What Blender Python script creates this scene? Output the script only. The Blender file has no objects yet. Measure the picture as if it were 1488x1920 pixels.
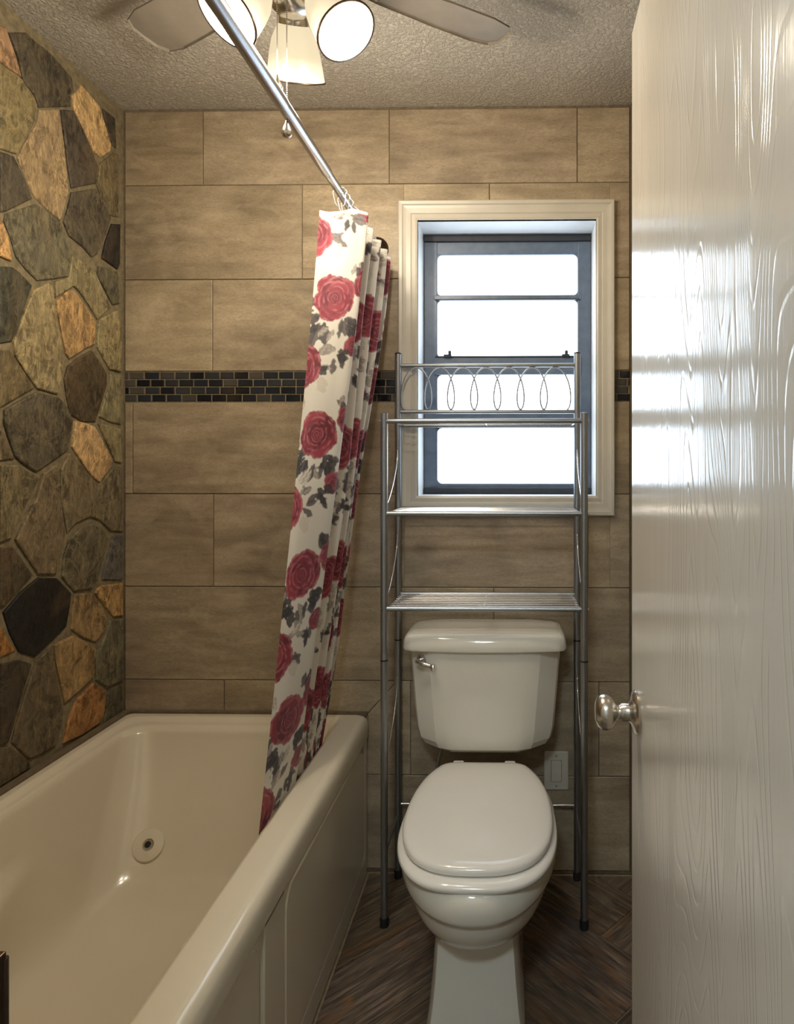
import bpy, bmesh, math, random
import numpy as np
from mathutils import Vector, Matrix
random.seed(7)
PI = math.pi
SC = bpy.context.scene
COL = SC.collection

# ------------------------------------------------------------------ camera, world, exposure
RW_X0, RW_X1 = -1.274, 0.374          # left (stone) wall face, right wall face
BACK = 2.10                           # back wall face
CEIL = 2.467
FRONT = 0.47                          # bathroom side of the doorway wall
cam_d = bpy.data.cameras.new('camera')
cam = bpy.data.objects.new('camera', cam_d); COL.objects.link(cam)
cam.location = (0, 0, 1.315)
cam.rotation_euler = (PI/2, 0, math.radians(1.0))
cam_d.sensor_fit = 'HORIZONTAL'; cam_d.sensor_width = 36
cam_d.lens = 36*1226/1488
cam_d.shift_x = -(946.6-744)/1488
cam_d.shift_y = -90/1488
cam_d.clip_start = 0.02
SC.camera = cam
w = bpy.data.worlds.new('world'); SC.world = w; w.use_nodes = True
w.node_tree.nodes['Background'].inputs[0].default_value = (0.72, 0.85, 1.0, 1)
w.node_tree.nodes['Background'].inputs[1].default_value = 1.0
SC.view_settings.view_transform = 'Standard'
SC.view_settings.look = 'None'
SC.view_settings.gamma = 1.0
SC.view_settings.use_curve_mapping = False
SC.view_settings.exposure = 0.0
SC.cycles.use_light_tree = False
SC.cycles.max_bounces = 7
SC.cycles.diffuse_bounces = 4
SC.cycles.glossy_bounces = 3
SC.cycles.adaptive_threshold = 0.04
LAMP_W = 10.0          # each bulb of the fan light
LAMP_COL = (1.0, 0.875, 0.70)
PANE_E = 5.0          # frosted panes lit by the overcast sky
PANE_COL = (0.70, 0.85, 1.0)
HALL_FILL_E = 84.0          # fill dome added in the unseen hall behind the camera

# ------------------------------------------------------------------ helpers
def lin(c):
    return tuple(((v/255)/12.92 if v/255 <= 0.04045 else ((v/255+0.055)/1.055)**2.4) for v in c)

class Mat:
    def __init__(s, name):
        s.m = bpy.data.materials.new(name); s.m.use_nodes = True
        s.nt = s.m.node_tree; s.b = s.nt.nodes['Principled BSDF']
    def n(s, t, **kw):
        x = s.nt.nodes.new(t)
        for k, v in kw.items():
            if k.startswith('i_'):
                key = k[2:]
                key = int(key) if key.isdigit() else key.replace('_', ' ')
                x.inputs[key].default_value = v
            else: setattr(x, k, v)
        return x
    def l(s, a, b): s.nt.links.new(a, b)
    def setp(s, **kw):
        for k, v in kw.items():
            s.b.inputs[k.replace('_', ' ')].default_value = v
        return s
    def ramp(s, fac, stops, interp='LINEAR'):
        r = s.n('ShaderNodeValToRGB'); r.color_ramp.interpolation = interp
        els = r.color_ramp.elements
        while len(els) < len(stops): els.new(0.5)
        for e, (p, c) in zip(els, stops):
            e.position = p; e.color = tuple(c)+(1,) if len(c) == 3 else c
        s.l(fac, r.inputs[0]); return r.outputs[0]
    def mix(s, fac, a, b, mode='MIX'):
        x = s.n('ShaderNodeMix', data_type='RGBA', blend_type=mode)
        for sock, v in ((x.inputs['Factor'], fac), (x.inputs['A'], a), (x.inputs['B'], b)):
            if hasattr(v, 'is_output'): s.l(v, sock)
            elif isinstance(v, (int, float)): sock.default_value = v
            else: sock.default_value = tuple(v)+((1,) if len(v) == 3 else ())
        return x.outputs['Result']
    def math(s, op, a, b=None):
        x = s.n('ShaderNodeMath', operation=op)
        for i, v in enumerate((a, b)):
            if v is None: continue
            if hasattr(v, 'is_output'): s.l(v, x.inputs[i])
            else: x.inputs[i].default_value = v
        return x.outputs[0]
    def coord(s, scale=(1, 1, 1), jitter=0.0, kind='Object'):
        tc = s.n('ShaderNodeTexCoord'); v = tc.outputs[kind]
        if jitter:
            oi = s.n('ShaderNodeObjectInfo')
            cmb = s.n('ShaderNodeCombineXYZ')
            for i, k in enumerate((jitter, jitter*1.7, jitter*0.6)):
                s.l(s.math('MULTIPLY', oi.outputs['Random'], k), cmb.inputs[i])
            va = s.n('ShaderNodeVectorMath', operation='ADD')
            s.l(v, va.inputs[0]); s.l(cmb.outputs[0], va.inputs[1]); v = va.outputs[0]
        mp = s.n('ShaderNodeMapping'); mp.inputs['Scale'].default_value = scale
        s.l(v, mp.inputs['Vector']); return mp.outputs[0]
    def noise(s, vec, scale=5, detail=4, rough=0.5, dist=0.0):
        x = s.n('ShaderNodeTexNoise'); s.l(vec, x.inputs['Vector'])
        x.inputs['Scale'].default_value = scale; x.inputs['Detail'].default_value = detail
        x.inputs['Roughness'].default_value = rough; x.inputs['Distortion'].default_value = dist
        return x.outputs['Fac']
    def bump(s, h, strength=0.3, dist=0.01, after=None):
        x = s.n('ShaderNodeBump'); x.inputs['Strength'].default_value = strength
        x.inputs['Distance'].default_value = dist; s.l(h, x.inputs['Height'])
        if after is not None: s.l(after, x.inputs['Normal'])
        s.l(x.outputs[0], s.b.inputs['Normal']); return x.outputs[0]
    def base(s, c): s.l(c, s.b.inputs['Base Color'])

def simple(name, col, rough=0.5, metal=0.0, **kw):
    M = Mat(name); M.setp(Base_Color=tuple(col)+(1,), Roughness=rough, Metallic=metal, **kw); return M.m

# --- materials
def m_tile():
    M = Mat('taupe_tile'); oi = M.n('ShaderNodeObjectInfo')
    st = M.noise(M.coord((1.2, 1, 7), 13), 4.0, 6, 0.6, 0.4)
    sp = M.noise(M.coord((1, 1, 1), 29), 3.0, 5, 0.55, 0.6)
    fi = M.noise(M.coord((3, 1, 11), 7), 34, 5, 0.7, 0.6)
    f = M.math('ADD', M.math('MULTIPLY', st, 0.55), M.math('MULTIPLY', sp, 0.45))
    c = M.ramp(f, [(0.32, lin((122, 109, 89))), (0.46, lin((154, 139, 115))), (0.55, lin((171, 155, 129))), (0.70, lin((192, 176, 149)))])
    c = M.mix(M.ramp(fi, [(0.42, (0, 0, 0)), (0.70, (0.55, 0.55, 0.55))]), c, lin((104, 90, 70)))
    bl = M.noise(M.coord((1, 1, 1.6), 61), 8, 4, 0.7, 0.5)
    c = M.mix(M.ramp(bl, [(0.5, (0, 0, 0)), (0.68, (0.35, 0.35, 0.35))]), c, lin((196, 180, 152)))
    c = M.mix(1.0, c, oi.outputs['Color'], 'MULTIPLY')
    M.base(c); M.setp(Roughness=0.42)
    M.l(M.math('ADD', M.math('MULTIPLY', sp, 0.25), 0.30), M.b.inputs['Roughness'])
    M.bump(M.math('ADD', st, fi), 0.12, 0.004); return M.m
def m_stone():
    M = Mat('flagstone'); oi = M.n('ShaderNodeObjectInfo')
    a = M.noise(M.coord((1, 1, 1), 31), 14, 6, 0.72, 1.0)
    b = M.noise(M.coord((1, 2.0, 0.8), 17), 30, 5, 0.7, 0.9)
    big = M.noise(M.coord((1, 1.2, 0.5), 47), 5, 3, 0.5, 1.2)
    dark = M.mix(1.0, oi.outputs['Color'], (0.42, 0.40, 0.38), 'MULTIPLY')
    light = M.mix(1.0, oi.outputs['Color'], (1.7, 1.64, 1.5), 'MULTIPLY')
    c = M.mix(M.ramp(a, [(0.40, (0, 0, 0)), (0.56, (1, 1, 1))]), dark, oi.outputs['Color'])
    c = M.mix(M.ramp(b, [(0.48, (0, 0, 0)), (0.66, (0.9, 0.9, 0.9))]), c, light)
    c = M.mix(M.ramp(big, [(0.56, (0, 0, 0)), (0.72, (0.28, 0.28, 0.28))]), c, lin((140, 112, 74)))
    vn = M.noise(M.coord((1, 1, 0.6), 53), 7, 6, 0.6, 1.4)
    vein = M.ramp(M.math('ABSOLUTE', M.math('SUBTRACT', vn, 0.5)), [(0.0, (0.75, 0.75, 0.75)), (0.016, (0, 0, 0))])
    c = M.mix(vein, c, light)
    M.base(c); M.setp(Roughness=0.62)
    h = M.math('ADD', a, M.math('MULTIPLY', b, 0.6))
    M.bump(h, 0.8, 0.010); return M.m
def m_noisy(name, c0, c1, scale, rough, bs=0.2, bd=0.003, detail=5):
    M = Mat(name); a = M.noise(M.coord(), scale, detail, 0.6)
    M.base(M.ramp(a, [(0.35, c0), (0.65, c1)])); M.setp(Roughness=rough)
    if bs: M.bump(a, bs, bd)
    return M.m
def m_ceiling():
    M = Mat('stippled_ceiling')
    a = M.noise(M.coord(), 110, 4, 0.6, 0.4); b = M.noise(M.coord(), 3, 3)
    M.base(M.ramp(b, [(0.3, lin((186, 178, 164))), (0.7, lin((200, 192, 178)))]))
    M.setp(Roughness=0.9); M.bump(M.ramp(a, [(0.42, (0, 0, 0)), (0.62, (1, 1, 1))]), 0.8, 0.006); return M.m
def m_plank():
    M = Mat('wood_look_plank'); oi = M.n('ShaderNodeObjectInfo')
    tc = M.coord((1, 1, 1), 11)
    g = M.noise(M.coord((1.3, 16, 1), 11), 6, 6, 0.62, 0.8)
    ln = M.noise(M.coord((2.5, 70, 1), 23), 3.2, 3, 0.55, 0.6)
    kn = M.noise(M.coord((2, 4, 1), 37), 3, 4, 0.6, 1.5)
    c = M.ramp(g, [(0.30, lin((52, 45, 40))), (0.46, lin((84, 73, 62))), (0.58, lin((108, 94, 79))), (0.74, lin((144, 128, 108)))])
    c = M.mix(M.ramp(kn, [(0.52, (0, 0, 0)), (0.70, (0.7, 0.7, 0.7))]), c, lin((124, 84, 46)))
    c = M.mix(M.ramp(ln, [(0.62, (0, 0, 0)), (0.72, (0.4, 0.4, 0.4))]), c, lin((166, 150, 126)))
    c = M.mix(1.0, c, oi.outputs['Color'], 'MULTIPLY')
    M.base(c); M.setp(Roughness=0.38); M.bump(M.math('ADD', g, ln), 0.35, 0.003); return M.m
def m_door():
    M = Mat('painted_wood_grain')
    n = M.noise(M.coord((0.0, 2.1, 0.33)), 2.1, 2, 0.5, 0.25)
    t = M.math('MULTIPLY', n, 52.0)
    fr = M.math('FRACT', t)
    line = M.ramp(fr, [(0.0, (0, 0, 0)), (0.10, (1, 1, 1)), (0.78, (0.9, 0.9, 0.9)), (1.0, (0, 0, 0))])
    fine = M.noise(M.coord((1, 60, 2.2)), 3.5, 4, 0.6)
    patch = M.noise(M.coord((1, 2.2, 0.8)), 1.6, 3)
    M.base(M.ramp(patch, [(0.3, lin((205, 199, 187))), (0.7, lin((214, 209, 199)))]))
    M.setp(Roughness=0.155, Specular_IOR_Level=0.5)
    h = M.math('ADD', M.math('MULTIPLY', line, M.ramp(patch, [(0.35, (0.15,)*3), (0.6, (1,)*3)])), M.math('MULTIPLY', fine, 0.55))
    M.bump(h, 0.22, 0.0016); return M.m
def m_ceramic(name, col, rough=0.12):
    M = Mat(name); a = M.noise(M.coord(), 6, 3)
    M.base(M.ramp(a, [(0.3, tuple(v*0.975 for v in col)), (0.7, col)]))
    M.setp(Roughness=rough, Coat_Weight=0.35, Coat_Roughness=0.06); return M.m
def m_metal(name, col, rough, aniso=0.0):
    M = Mat(name); a = M.noise(M.coord((60, 60, 60)), 3, 3)
    M.base(M.ramp(a, [(0.3, tuple(v*0.93 for v in col)), (0.7, col)]))
    M.setp(Metallic=1.0, Roughness=rough); return M.m
def m_pane():
    M = Mat('frosted_pane'); a = M.noise(M.coord(), 220, 3)
    M.setp(Base_Color=(0.75, 0.8, 0.85, 1), Roughness=0.35, Emission_Color=PANE_COL+(1,), Emission_Strength=PANE_E)
    M.bump(a, 0.3, 0.002); return M.m
def m_emit(name, col, e, base=(0.9, 0.88, 0.82)):
    M = Mat(name); a = M.noise(M.coord(), 30, 2)
    M.base(M.ramp(a, [(0.3, tuple(v*0.97 for v in base)), (0.7, base)]))
    M.setp(Roughness=0.35, Emission_Color=tuple(col)+(1,), Emission_Strength=e); return M.m
def m_objcol(name, rough, spec=0.5):
    M = Mat(name); oi = M.n('ShaderNodeObjectInfo'); a = M.noise(M.coord((1, 1, 1), 9), 40, 4)
    M.base(M.mix(M.math('MULTIPLY', a, 0.35), oi.outputs['Color'], (0.02, 0.02, 0.025)))
    M.setp(Roughness=rough); return M.m
def m_print():
    M = Mat('rose_print_fabric'); at = M.n('ShaderNodeAttribute', attribute_name='print')
    wv = M.noise(M.coord((400, 400, 400)), 2, 2)
    M.base(M.mix(M.math('MULTIPLY', wv, 0.06), at.outputs['Color'], (0.6, 0.6, 0.6)))
    M.setp(Roughness=0.62, Sheen_Weight=0.15); M.bump(wv, 0.05, 0.001)
    tr = M.n('ShaderNodeBsdfTranslucent'); M.l(at.outputs['Color'], tr.inputs['Color'])
    mx = M.n('ShaderNodeMixShader'); mx.inputs[0].default_value = 0.22
    M.l(M.b.outputs[0], mx.inputs[1]); M.l(tr.outputs[0], mx.inputs[2])
    M.l(mx.outputs[0], M.nt.nodes['Material Output'].inputs['Surface']); return M.m

MT = dict(
    tile=m_tile(), stone=m_stone(), ceiling=m_ceiling(), plank=m_plank(), door=m_door(),
    grout=m_noisy('tan_grout', lin((104, 91, 73)), lin((126, 112, 90)), 60, 0.9),
    sgrout=m_noisy('stone_grout', lin((112, 101, 76)), lin((142, 128, 98)), 50, 0.92, 0.5, 0.004),
    fgrout=m_noisy('floor_grout', lin((134, 118, 92)), lin((156, 138, 110)), 60, 0.9),
    mosaic=m_objcol('glass_mosaic', 0.10),
    paint=m_noisy('white_wall_paint', lin((205, 200, 190)), lin((215, 210, 200)), 20, 0.6, 0.05),
    trim=m_noisy('cream_trim_paint', lin((196, 190, 176)), lin((204, 198, 184)), 8, 0.35, 0.03),
    jamb=m_noisy('white_jamb_paint', lin((225, 226, 226)), lin((232, 233, 233)), 8, 0.4, 0.03),
    wframe=m_noisy('grey_aluminium_paint', lin((88, 102, 120)), lin((100, 114, 132)), 30, 0.38, 0.05),
    wdark=m_noisy('dark_gasket', lin((34, 38, 44)), lin((44, 48, 54)), 30, 0.6, 0.05),
    pane=m_pane(),
    tub=m_ceramic('cream_acrylic', lin((220, 210, 188)), 0.16),
    toilet=m_ceramic('white_vitreous_china', lin((224, 219, 205)), 0.10),
    seat=m_ceramic('white_seat_plastic', lin((230, 226, 218)), 0.16),
    chrome=m_metal('polished_chrome', (0.82, 0.83, 0.85), 0.10),
    nickel=m_metal('brushed_nickel', (0.62, 0.58, 0.52), 0.24),
    steel=m_metal('satin_steel_rod', (0.40, 0.40, 0.41), 0.27),
    rack=m_metal('silver_grey_enamel', (0.36, 0.38, 0.40), 0.40),
    wire=m_metal('bright_wire', (0.74, 0.75, 0.77), 0.22),
    rubber=m_noisy('black_rubber', (0.006, 0.006, 0.007), (0.012, 0.012, 0.013), 40, 0.6, 0.05),
    bronze=m_metal('dark_bronze', (0.10, 0.07, 0.05), 0.35),
    print=m_print(),
    blade=m_noisy('taupe_fan_blade', lin((106, 98, 86)), lin((118, 109, 96)), 12, 0.6, 0.05),
    shade=m_emit('frosted_shade_glass', (1.0, 0.84, 0.56), 0.72, (0.40, 0.38, 0.33)),
    bulb=m_emit('lit_bulb', (1.0, 0.90, 0.70), 14.0),
    dome=m_emit('hall_fill_dome', (0.77, 0.91, 1.0), HALL_FILL_E),
    plastic=m_noisy('ivory_plastic', lin((196, 190, 172)), lin((204, 198, 180)), 20, 0.35, 0.02),
    black=simple('dark_hole', (0.004, 0.004, 0.004), 0.6),
    caulk=m_noisy('brown_caulk', lin((96, 82, 62)), lin((110, 95, 74)), 40, 0.8, 0.1),
)

def mobj(name, verts, faces, mat, parent=None, smooth=False, auto=None):
    me = bpy.data.meshes.new(name); me.from_pydata([tuple(v) for v in verts], [], faces); me.update()
    return link(name, me, mat, parent, smooth, auto)
def link(name, me, mat, parent=None, smooth=False, auto=None):
    if mat is not None and not me.materials: me.materials.append(MT[mat] if isinstance(mat, str) else mat)
    if smooth:
        me.polygons.foreach_set('use_smooth', [True]*len(me.polygons))
        if auto: me.set_sharp_from_angle(angle=math.radians(auto))
    o = bpy.data.objects.new(name, me); COL.objects.link(o)
    if parent is not None: o.parent = parent; o.matrix_parent_inverse = parent.matrix_world.inverted() if False else Matrix()
    return o
def empty(name, label, cat, group=None):
    o = bpy.data.objects.new(name, None); COL.objects.link(o); return tag(o, label, cat, group)
def tag(o, label=None, cat=None, group=None, kind=None):
    if label: o['label'] = label
    if cat: o['category'] = cat
    if group: o['group'] = group
    if kind: o['kind'] = kind
    return o

class B:
    """collects pieces of ONE mesh"""
    def __init__(s): s.v = []; s.f = []
    def add(s, verts, faces):
        k = len(s.v); s.v += [tuple(v) for v in verts]; s.f += [tuple(i+k for i in f) for f in faces]; return s
    def box(s, x0, x1, y0, y1, z0, z1, ch=0.0):
        if ch <= 0:
            v = [(x, y, z) for z in (z0, z1) for y in (y0, y1) for x in (x0, x1)]
            return s.add(v, [(0, 2, 3, 1), (4, 5, 7, 6), (0, 1, 5, 4), (2, 6, 7, 3), (0, 4, 6, 2), (1, 3, 7, 5)])
        bm = bmesh.new(); bmesh.ops.create_cube(bm, size=1)
        for q in bm.verts: q.co = Vector(((x0+x1)/2+q.co.x*(x1-x0), (y0+y1)/2+q.co.y*(y1-y0), (z0+z1)/2+q.co.z*(z1-z0)))
        bmesh.ops.bevel(bm, geom=list(bm.edges), offset=ch, segments=2, affect='EDGES', profile=0.6)
        return s.bm(bm)
    def bm(s, bm):
        bm.verts.index_update()
        s.add([q.co[:] for q in bm.verts], [[q.index for q in f.verts] for f in bm.faces]); bm.free(); return s
    def tube(s, pts, r, n=8, cap=True):
        pts = [Vector(p) for p in pts]; rs = r if isinstance(r, (list, tuple)) else [r]*len(pts)
        rings = []; up = None
        for i, p in enumerate(pts):
            t = (pts[min(i+1, len(pts)-1)]-pts[max(i-1, 0)]).normalized()
            if up is None:
                up = Vector((0, 0, 1)) if abs(t.z) < 0.9 else Vector((1, 0, 0))
            a = t.cross(up)
            if a.length < 1e-6: a = t.orthogonal()
            a.normalize(); b = a.cross(t).normalized(); up = b
            rings.append([p+a*math.cos(2*PI*k/n)*rs[i]+b*math.sin(2*PI*k/n)*rs[i] for k in range(n)])
        return s.loft(rings, cap)
    def loft(s, rings, cap0=True, cap1=None, closed=True):
        if cap1 is None: cap1 = cap0
        n = len(rings[0]); v = [p for r in rings for p in r]; f = []
        for i in range(len(rings)-1):
            for k in range(n if closed else n-1):
                k2 = (k+1) % n
                f.append((i*n+k, i*n+k2, (i+1)*n+k2, (i+1)*n+k))
        if cap0: f.append(tuple(range(n-1, -1, -1)))
        if cap1: f.append(tuple((len(rings)-1)*n+k for k in range(n)))
        return s.add(v, f)
    def lathe(s, prof, origin, axis, n=24, cap0=False, cap1=False):
        ax = Vector(axis).normalized(); a = ax.orthogonal().normalized(); b = ax.cross(a); o = Vector(origin)
        return s.loft([[o+ax*t+(a*math.cos(2*PI*k/n)+b*math.sin(2*PI*k/n))*r for k in range(n)] for r, t in prof], cap0, cap1)
    def build(s, name, mat, parent=None, smooth=False, auto=None): 
        bm = bmesh.new(); vs = [bm.verts.new(v) for v in s.v]
        for f in s.f:
            try: bm.faces.new([vs[i] for i in f])
            except ValueError: pass
        bmesh.ops.recalc_face_normals(bm, faces=bm.faces)
        me = bpy.data.meshes.new(name); bm.to_mesh(me); bm.free()
        return link(name, me, mat, parent, smooth, auto)

def area2(P): return sum(P[i][0]*P[(i+1) % len(P)][1]-P[(i+1) % len(P)][0]*P[i][1] for i in range(len(P)))
def prism(poly, w0, w1, ch, fn, tilt=(0, 0)):
    """poly in the (u,v) plane, thickness w0..w1 with a chamfered front edge; fn maps (u,v,w) to the room"""
    P = [tuple(p) for p in poly]
    if area2(P) < 0: P.reverse()
    n = len(P); cu = sum(p[0] for p in P)/n; cv = sum(p[1] for p in P)/n
    ins = []
    for i in range(n):
        a, b, c = Vector(P[i-1]), Vector(P[i]), Vector(P[(i+1) % n])
        d1 = (b-a).normalized(); d2 = (c-b).normalized()
        nn = Vector((-d1.y-d2.y, d1.x+d2.x))
        if nn.length < 1e-6: nn = Vector((-d1.y, d1.x))
        nn.normalize(); k = max(0.45, nn.dot(Vector((-d1.y, d1.x))))
        ins.append(b+nn*ch/k)
    tl = lambda p: (p[0]-cu)*tilt[0]+(p[1]-cv)*tilt[1]
    v = [fn(p[0], p[1], w0) for p in P]+[fn(p[0], p[1], w1-ch*0.8+tl(p)) for p in P]+[fn(p[0], p[1], w1+tl(p)) for p in ins]
    f = []
    for L in (0, 1):
        for i in range(n):
            j = (i+1) % n; f.append((L*n+i, L*n+j, (L+1)*n+j, (L+1)*n+i))
    f.append(tuple(2*n+i for i in range(n)))
    return B().add(v, f)
def clip(P, nx, ny, d):
    """keep the part of polygon P with nx*u+ny*v <= d"""
    out = []
    for i in range(len(P)):
        a, b = P[i-1], P[i]; da = nx*a[0]+ny*a[1]-d; db = nx*b[0]+ny*b[1]-d
        if (da <= 0) != (db <= 0):
            t = da/(da-db); out.append((a[0]+(b[0]-a[0])*t, a[1]+(b[1]-a[1])*t))
        if db <= 0: out.append(b)
    return out
def cliprect(P, u0, u1, v0, v1):
    for q in ((-1, 0, -u0), (1, 0, u1), (0, -1, -v0), (0, 1, v1)):
        if len(P) < 3: return []
        P = clip(P, *q)
    return P
def shrink(P, g):
    """move every edge of a convex polygon inwards by g"""
    if area2(P) < 0: P = P[::-1]
    Q = P
    for i in range(len(P)):
        a, b = Vector(P[i-1]), Vector(P[i]); d = b-a
        if d.length < 1e-5: continue
        n = Vector((d.y, -d.x)).normalized()
        Q = clip(Q, n.x, n.y, n.dot(a)-g)
        if len(Q) < 3: return []
    return Q
def dedupe(P, eps=1e-4):
    out = []
    for p in P:
        if not out or (Vector(p)-Vector(out[-1])).length > eps: out.append(p)
    if len(out) > 1 and (Vector(out[0])-Vector(out[-1])).length <= eps: out.pop()
    return out
def smooth_closed(P, k=6):
    n = len(P); out = []
    for i in range(n):
        p0, p1, p2, p3 = (Vector(P[(i+j-1) % n]) for j in range(4))
        for q in range(k):
            t = q/k
            out.append(tuple(0.5*((2*p1)+(p2-p0)*t+(2*p0-5*p1+4*p2-p3)*t*t+(3*p1-p0-3*p2+p3)*t**3)))
    return out
def spline(P, k=8):
    P = [Vector(p) for p in P]; Q = [P[0]*2-P[1]]+P+[P[-1]*2-P[-2]]; out = []
    for i in range(1, len(Q)-2):
        p0, p1, p2, p3 = Q[i-1:i+3]
        for q in range(k):
            t = q/k
            out.append(0.5*((2*p1)+(p2-p0)*t+(2*p0-5*p1+4*p2-p3)*t*t+(3*p1-p0-3*p2+p3)*t**3))
    return out+[P[-1]]

# ------------------------------------------------------------------ floor: herringbone planks
fl = B().box(-1.5, 1.3, -1.3, BACK+0.1, -0.06, -0.004).build('floor', 'fgrout')
tag(fl, 'dark brown wood-look plank floor laid in herringbone', 'floor', kind='structure')
W_, L_ = 0.2, 0.6
A0, B0 = 1.459-0.6, 1.527
R2 = math.sqrt(2)
flmap = lambda u, v, w_: (u, v, w_)
for i in range(-16, 17):
    for j in range(-4, 5):
        oa, ob = A0+i*W_+j*L_, B0+i*W_-j*L_
        for (a0, a1, b0, b1, kind) in ((oa, oa+L_, ob, ob+W_, 0), (oa+L_, oa+L_+W_, ob+W_-L_, ob+W_, 1)):
            P = [((a-b)/R2, (a+b)/R2) for a, b in ((a0, b0), (a1, b0), (a1, b1), (a0, b1))]
            P = cliprect(P, -0.474, RW_X1-0.004, 0.30, BACK-0.006)
            if len(P) < 3: continue
            P = dedupe(shrink(P, 0.0019))
            if len(P) < 3 or abs(area2(P)) < 0.0006: continue
            # own local frame: x runs along the plank so that the grain follows it
            cu = sum(p[0] for p in P)/len(P); cv = sum(p[1] for p in P)/len(P)
            ang = PI/4 if kind == 0 else -PI/4
            ca, sa = math.cos(-ang), math.sin(-ang)
            Q = [((p[0]-cu)*ca-(p[1]-cv)*sa, (p[0]-cu)*sa+(p[1]-cv)*ca) for p in P]
            o = prism(Q, -0.004, 0.0, 0.0012, flmap).build('plank', 'plank', fl)
            o.location = (cu, cv, 0); o.rotation_euler = (0, 0, ang)
            k = random.uniform(0.74, 1.25); o.color = (k, k*random.uniform(0.93, 1.0), k*random.uniform(0.86, 1.0), 1)

# ------------------------------------------------------------------ ceiling
ce = B().box(-1.5, 1.3, -1.3, BACK+0.1, CEIL, CEIL+0.05).build('ceiling', 'ceiling')
tag(ce, 'stippled cream textured ceiling', 'ceiling', kind='structure')

# ------------------------------------------------------------------ back wall with window opening
WX0, WX1, WZ0, WZ1 = -0.318, 0.255, 1.212, 2.098        # opening inside the casing
bw = B()
TH = 0.16
y0, y1 = BACK+0.0045, BACK+TH
HX0, HX1, HZ0, HZ1 = WX0-0.0125, WX1+0.0125, WZ0-0.0125, WZ1+0.0125
bw.box(-1.5, HX0, y0, y1, 0, CEIL); bw.box(HX1, 0.6, y0, y1, 0, CEIL)
bw.box(HX0, HX1, y0, y1, 0, HZ0); bw.box(HX0, HX1, y0, y1, HZ1, CEIL)
wb = bw.build('wall_back', 'grout'); tag(wb, 'back wall of large taupe tiles around the window', 'wall', kind='structure')
bmap = lambda u, v, w_: (u, BACK+0.009-w_, v)
def back_tile(P, name='tile', ch=0.0016, mat='tile', w1=0.009, col=None):
    """cut the tile around the window opening, then lay what is left"""
    hole = (WX0-0.045, WX1+0.045, WZ0-0.045, WZ1+0.045)
    pieces = []
    full = cliprect(P, RW_X0+0.004, RW_X1-0.012, 0.0, CEIL-0.010)
    if len(full) < 3: return
    xs = [p[0] for p in full]; zs = [p[1] for p in full]
    if max(xs) <= hole[0] or min(xs) >= hole[1] or max(zs) <= hole[2] or min(zs) >= hole[3]: pieces = [full]
    else:
        pieces = [clip(full, 1, 0, hole[0]), clip(full, -1, 0, -hole[1]),
                  cliprect(full, hole[0], hole[1], -9, hole[2]), cliprect(full, hole[0], hole[1], hole[3], 9)]
    for q in pieces:
        q = dedupe(q)
        if len(q) < 3 or abs(area2(q)) < 0.0002: continue
        o = prism(q, 0, w1, ch, bmap).build(name, mat, wb)
        if col is None:
            k = random.uniform(0.90, 1.06); o.color = (k, k*random.uniform(0.97, 1.0), k*random.uniform(0.93, 1.0), 1)
        else: o.color = col
def bx(px, z=None):                    # column joints measured on the back wall
    return px
TW = 0.605
rows = [(0.012, 0.312, 0.02), (0.3145, 0.615, -0.341), (0.6175, 0.9165, -0.073), (0.919, 1.217, -0.376),
        (1.2195, 1.514, 0.02-0.055), (1.6165, 1.911, -0.379), (1.9135, 2.2165, -0.087), (2.219, CEIL, -0.410)]
for z0, z1, x0 in rows:
    k0 = -4
    for k in range(k0, 4):
        a, b = x0+k*TW+0.0012, x0+(k+1)*TW-0.0012
        P = [(a, z0), (b, z0), (b, z1), (a, z1)]
        if abs(z0-0.3145) < 1e-6 and a < -0.43 < b:      # the tile cut on the slant beside the tub corner
            # line from (-.475,.515) to (-.385,.615)
            nx, nz = 0.743, -0.669; d = nx*-0.475+nz*0.515
            back_tile(clip(P, nx, nz, d-0.001)); back_tile(clip(P, -nx, -nz, -d-0.001)); continue
        back_tile(P)
# mosaic band of small glass bricks, four courses
mz0, mz1 = 1.5165, 1.614
mh = (mz1-mz0)/4
for xa, xb in ((RW_X0+0.003, WX0-0.046), (WX1+0.046, RW_X1-0.012)):
    B().box(xa, xb, BACK+0.0035, BACK+0.010, mz0-0.001, mz1+0.001).build('mosaic_bed', 'sgrout', wb)
pal = [(22, 26, 32), (30, 34, 40), (52, 54, 56), (70, 68, 64), (36, 42, 50), (18, 20, 26), (84, 78, 68), (44, 48, 54)]
for r in range(4):
    x = RW_X0+0.004-(0.022 if r % 2 else 0.0)-random.uniform(0, 0.01)
    while x < RW_X1:
        wd = random.uniform(0.046, 0.051)
        z0 = mz0+r*mh
        back_tile([(x, z0+0.0016), (x+wd-0.0040, z0+0.0016), (x+wd-0.0040, z0+mh-0.0016), (x, z0+mh-0.0016)],
                  'mosaic_tile', 0.0016, 'mosaic', 0.008, lin(random.choice(pal))+(1,))
        x += wd

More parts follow.
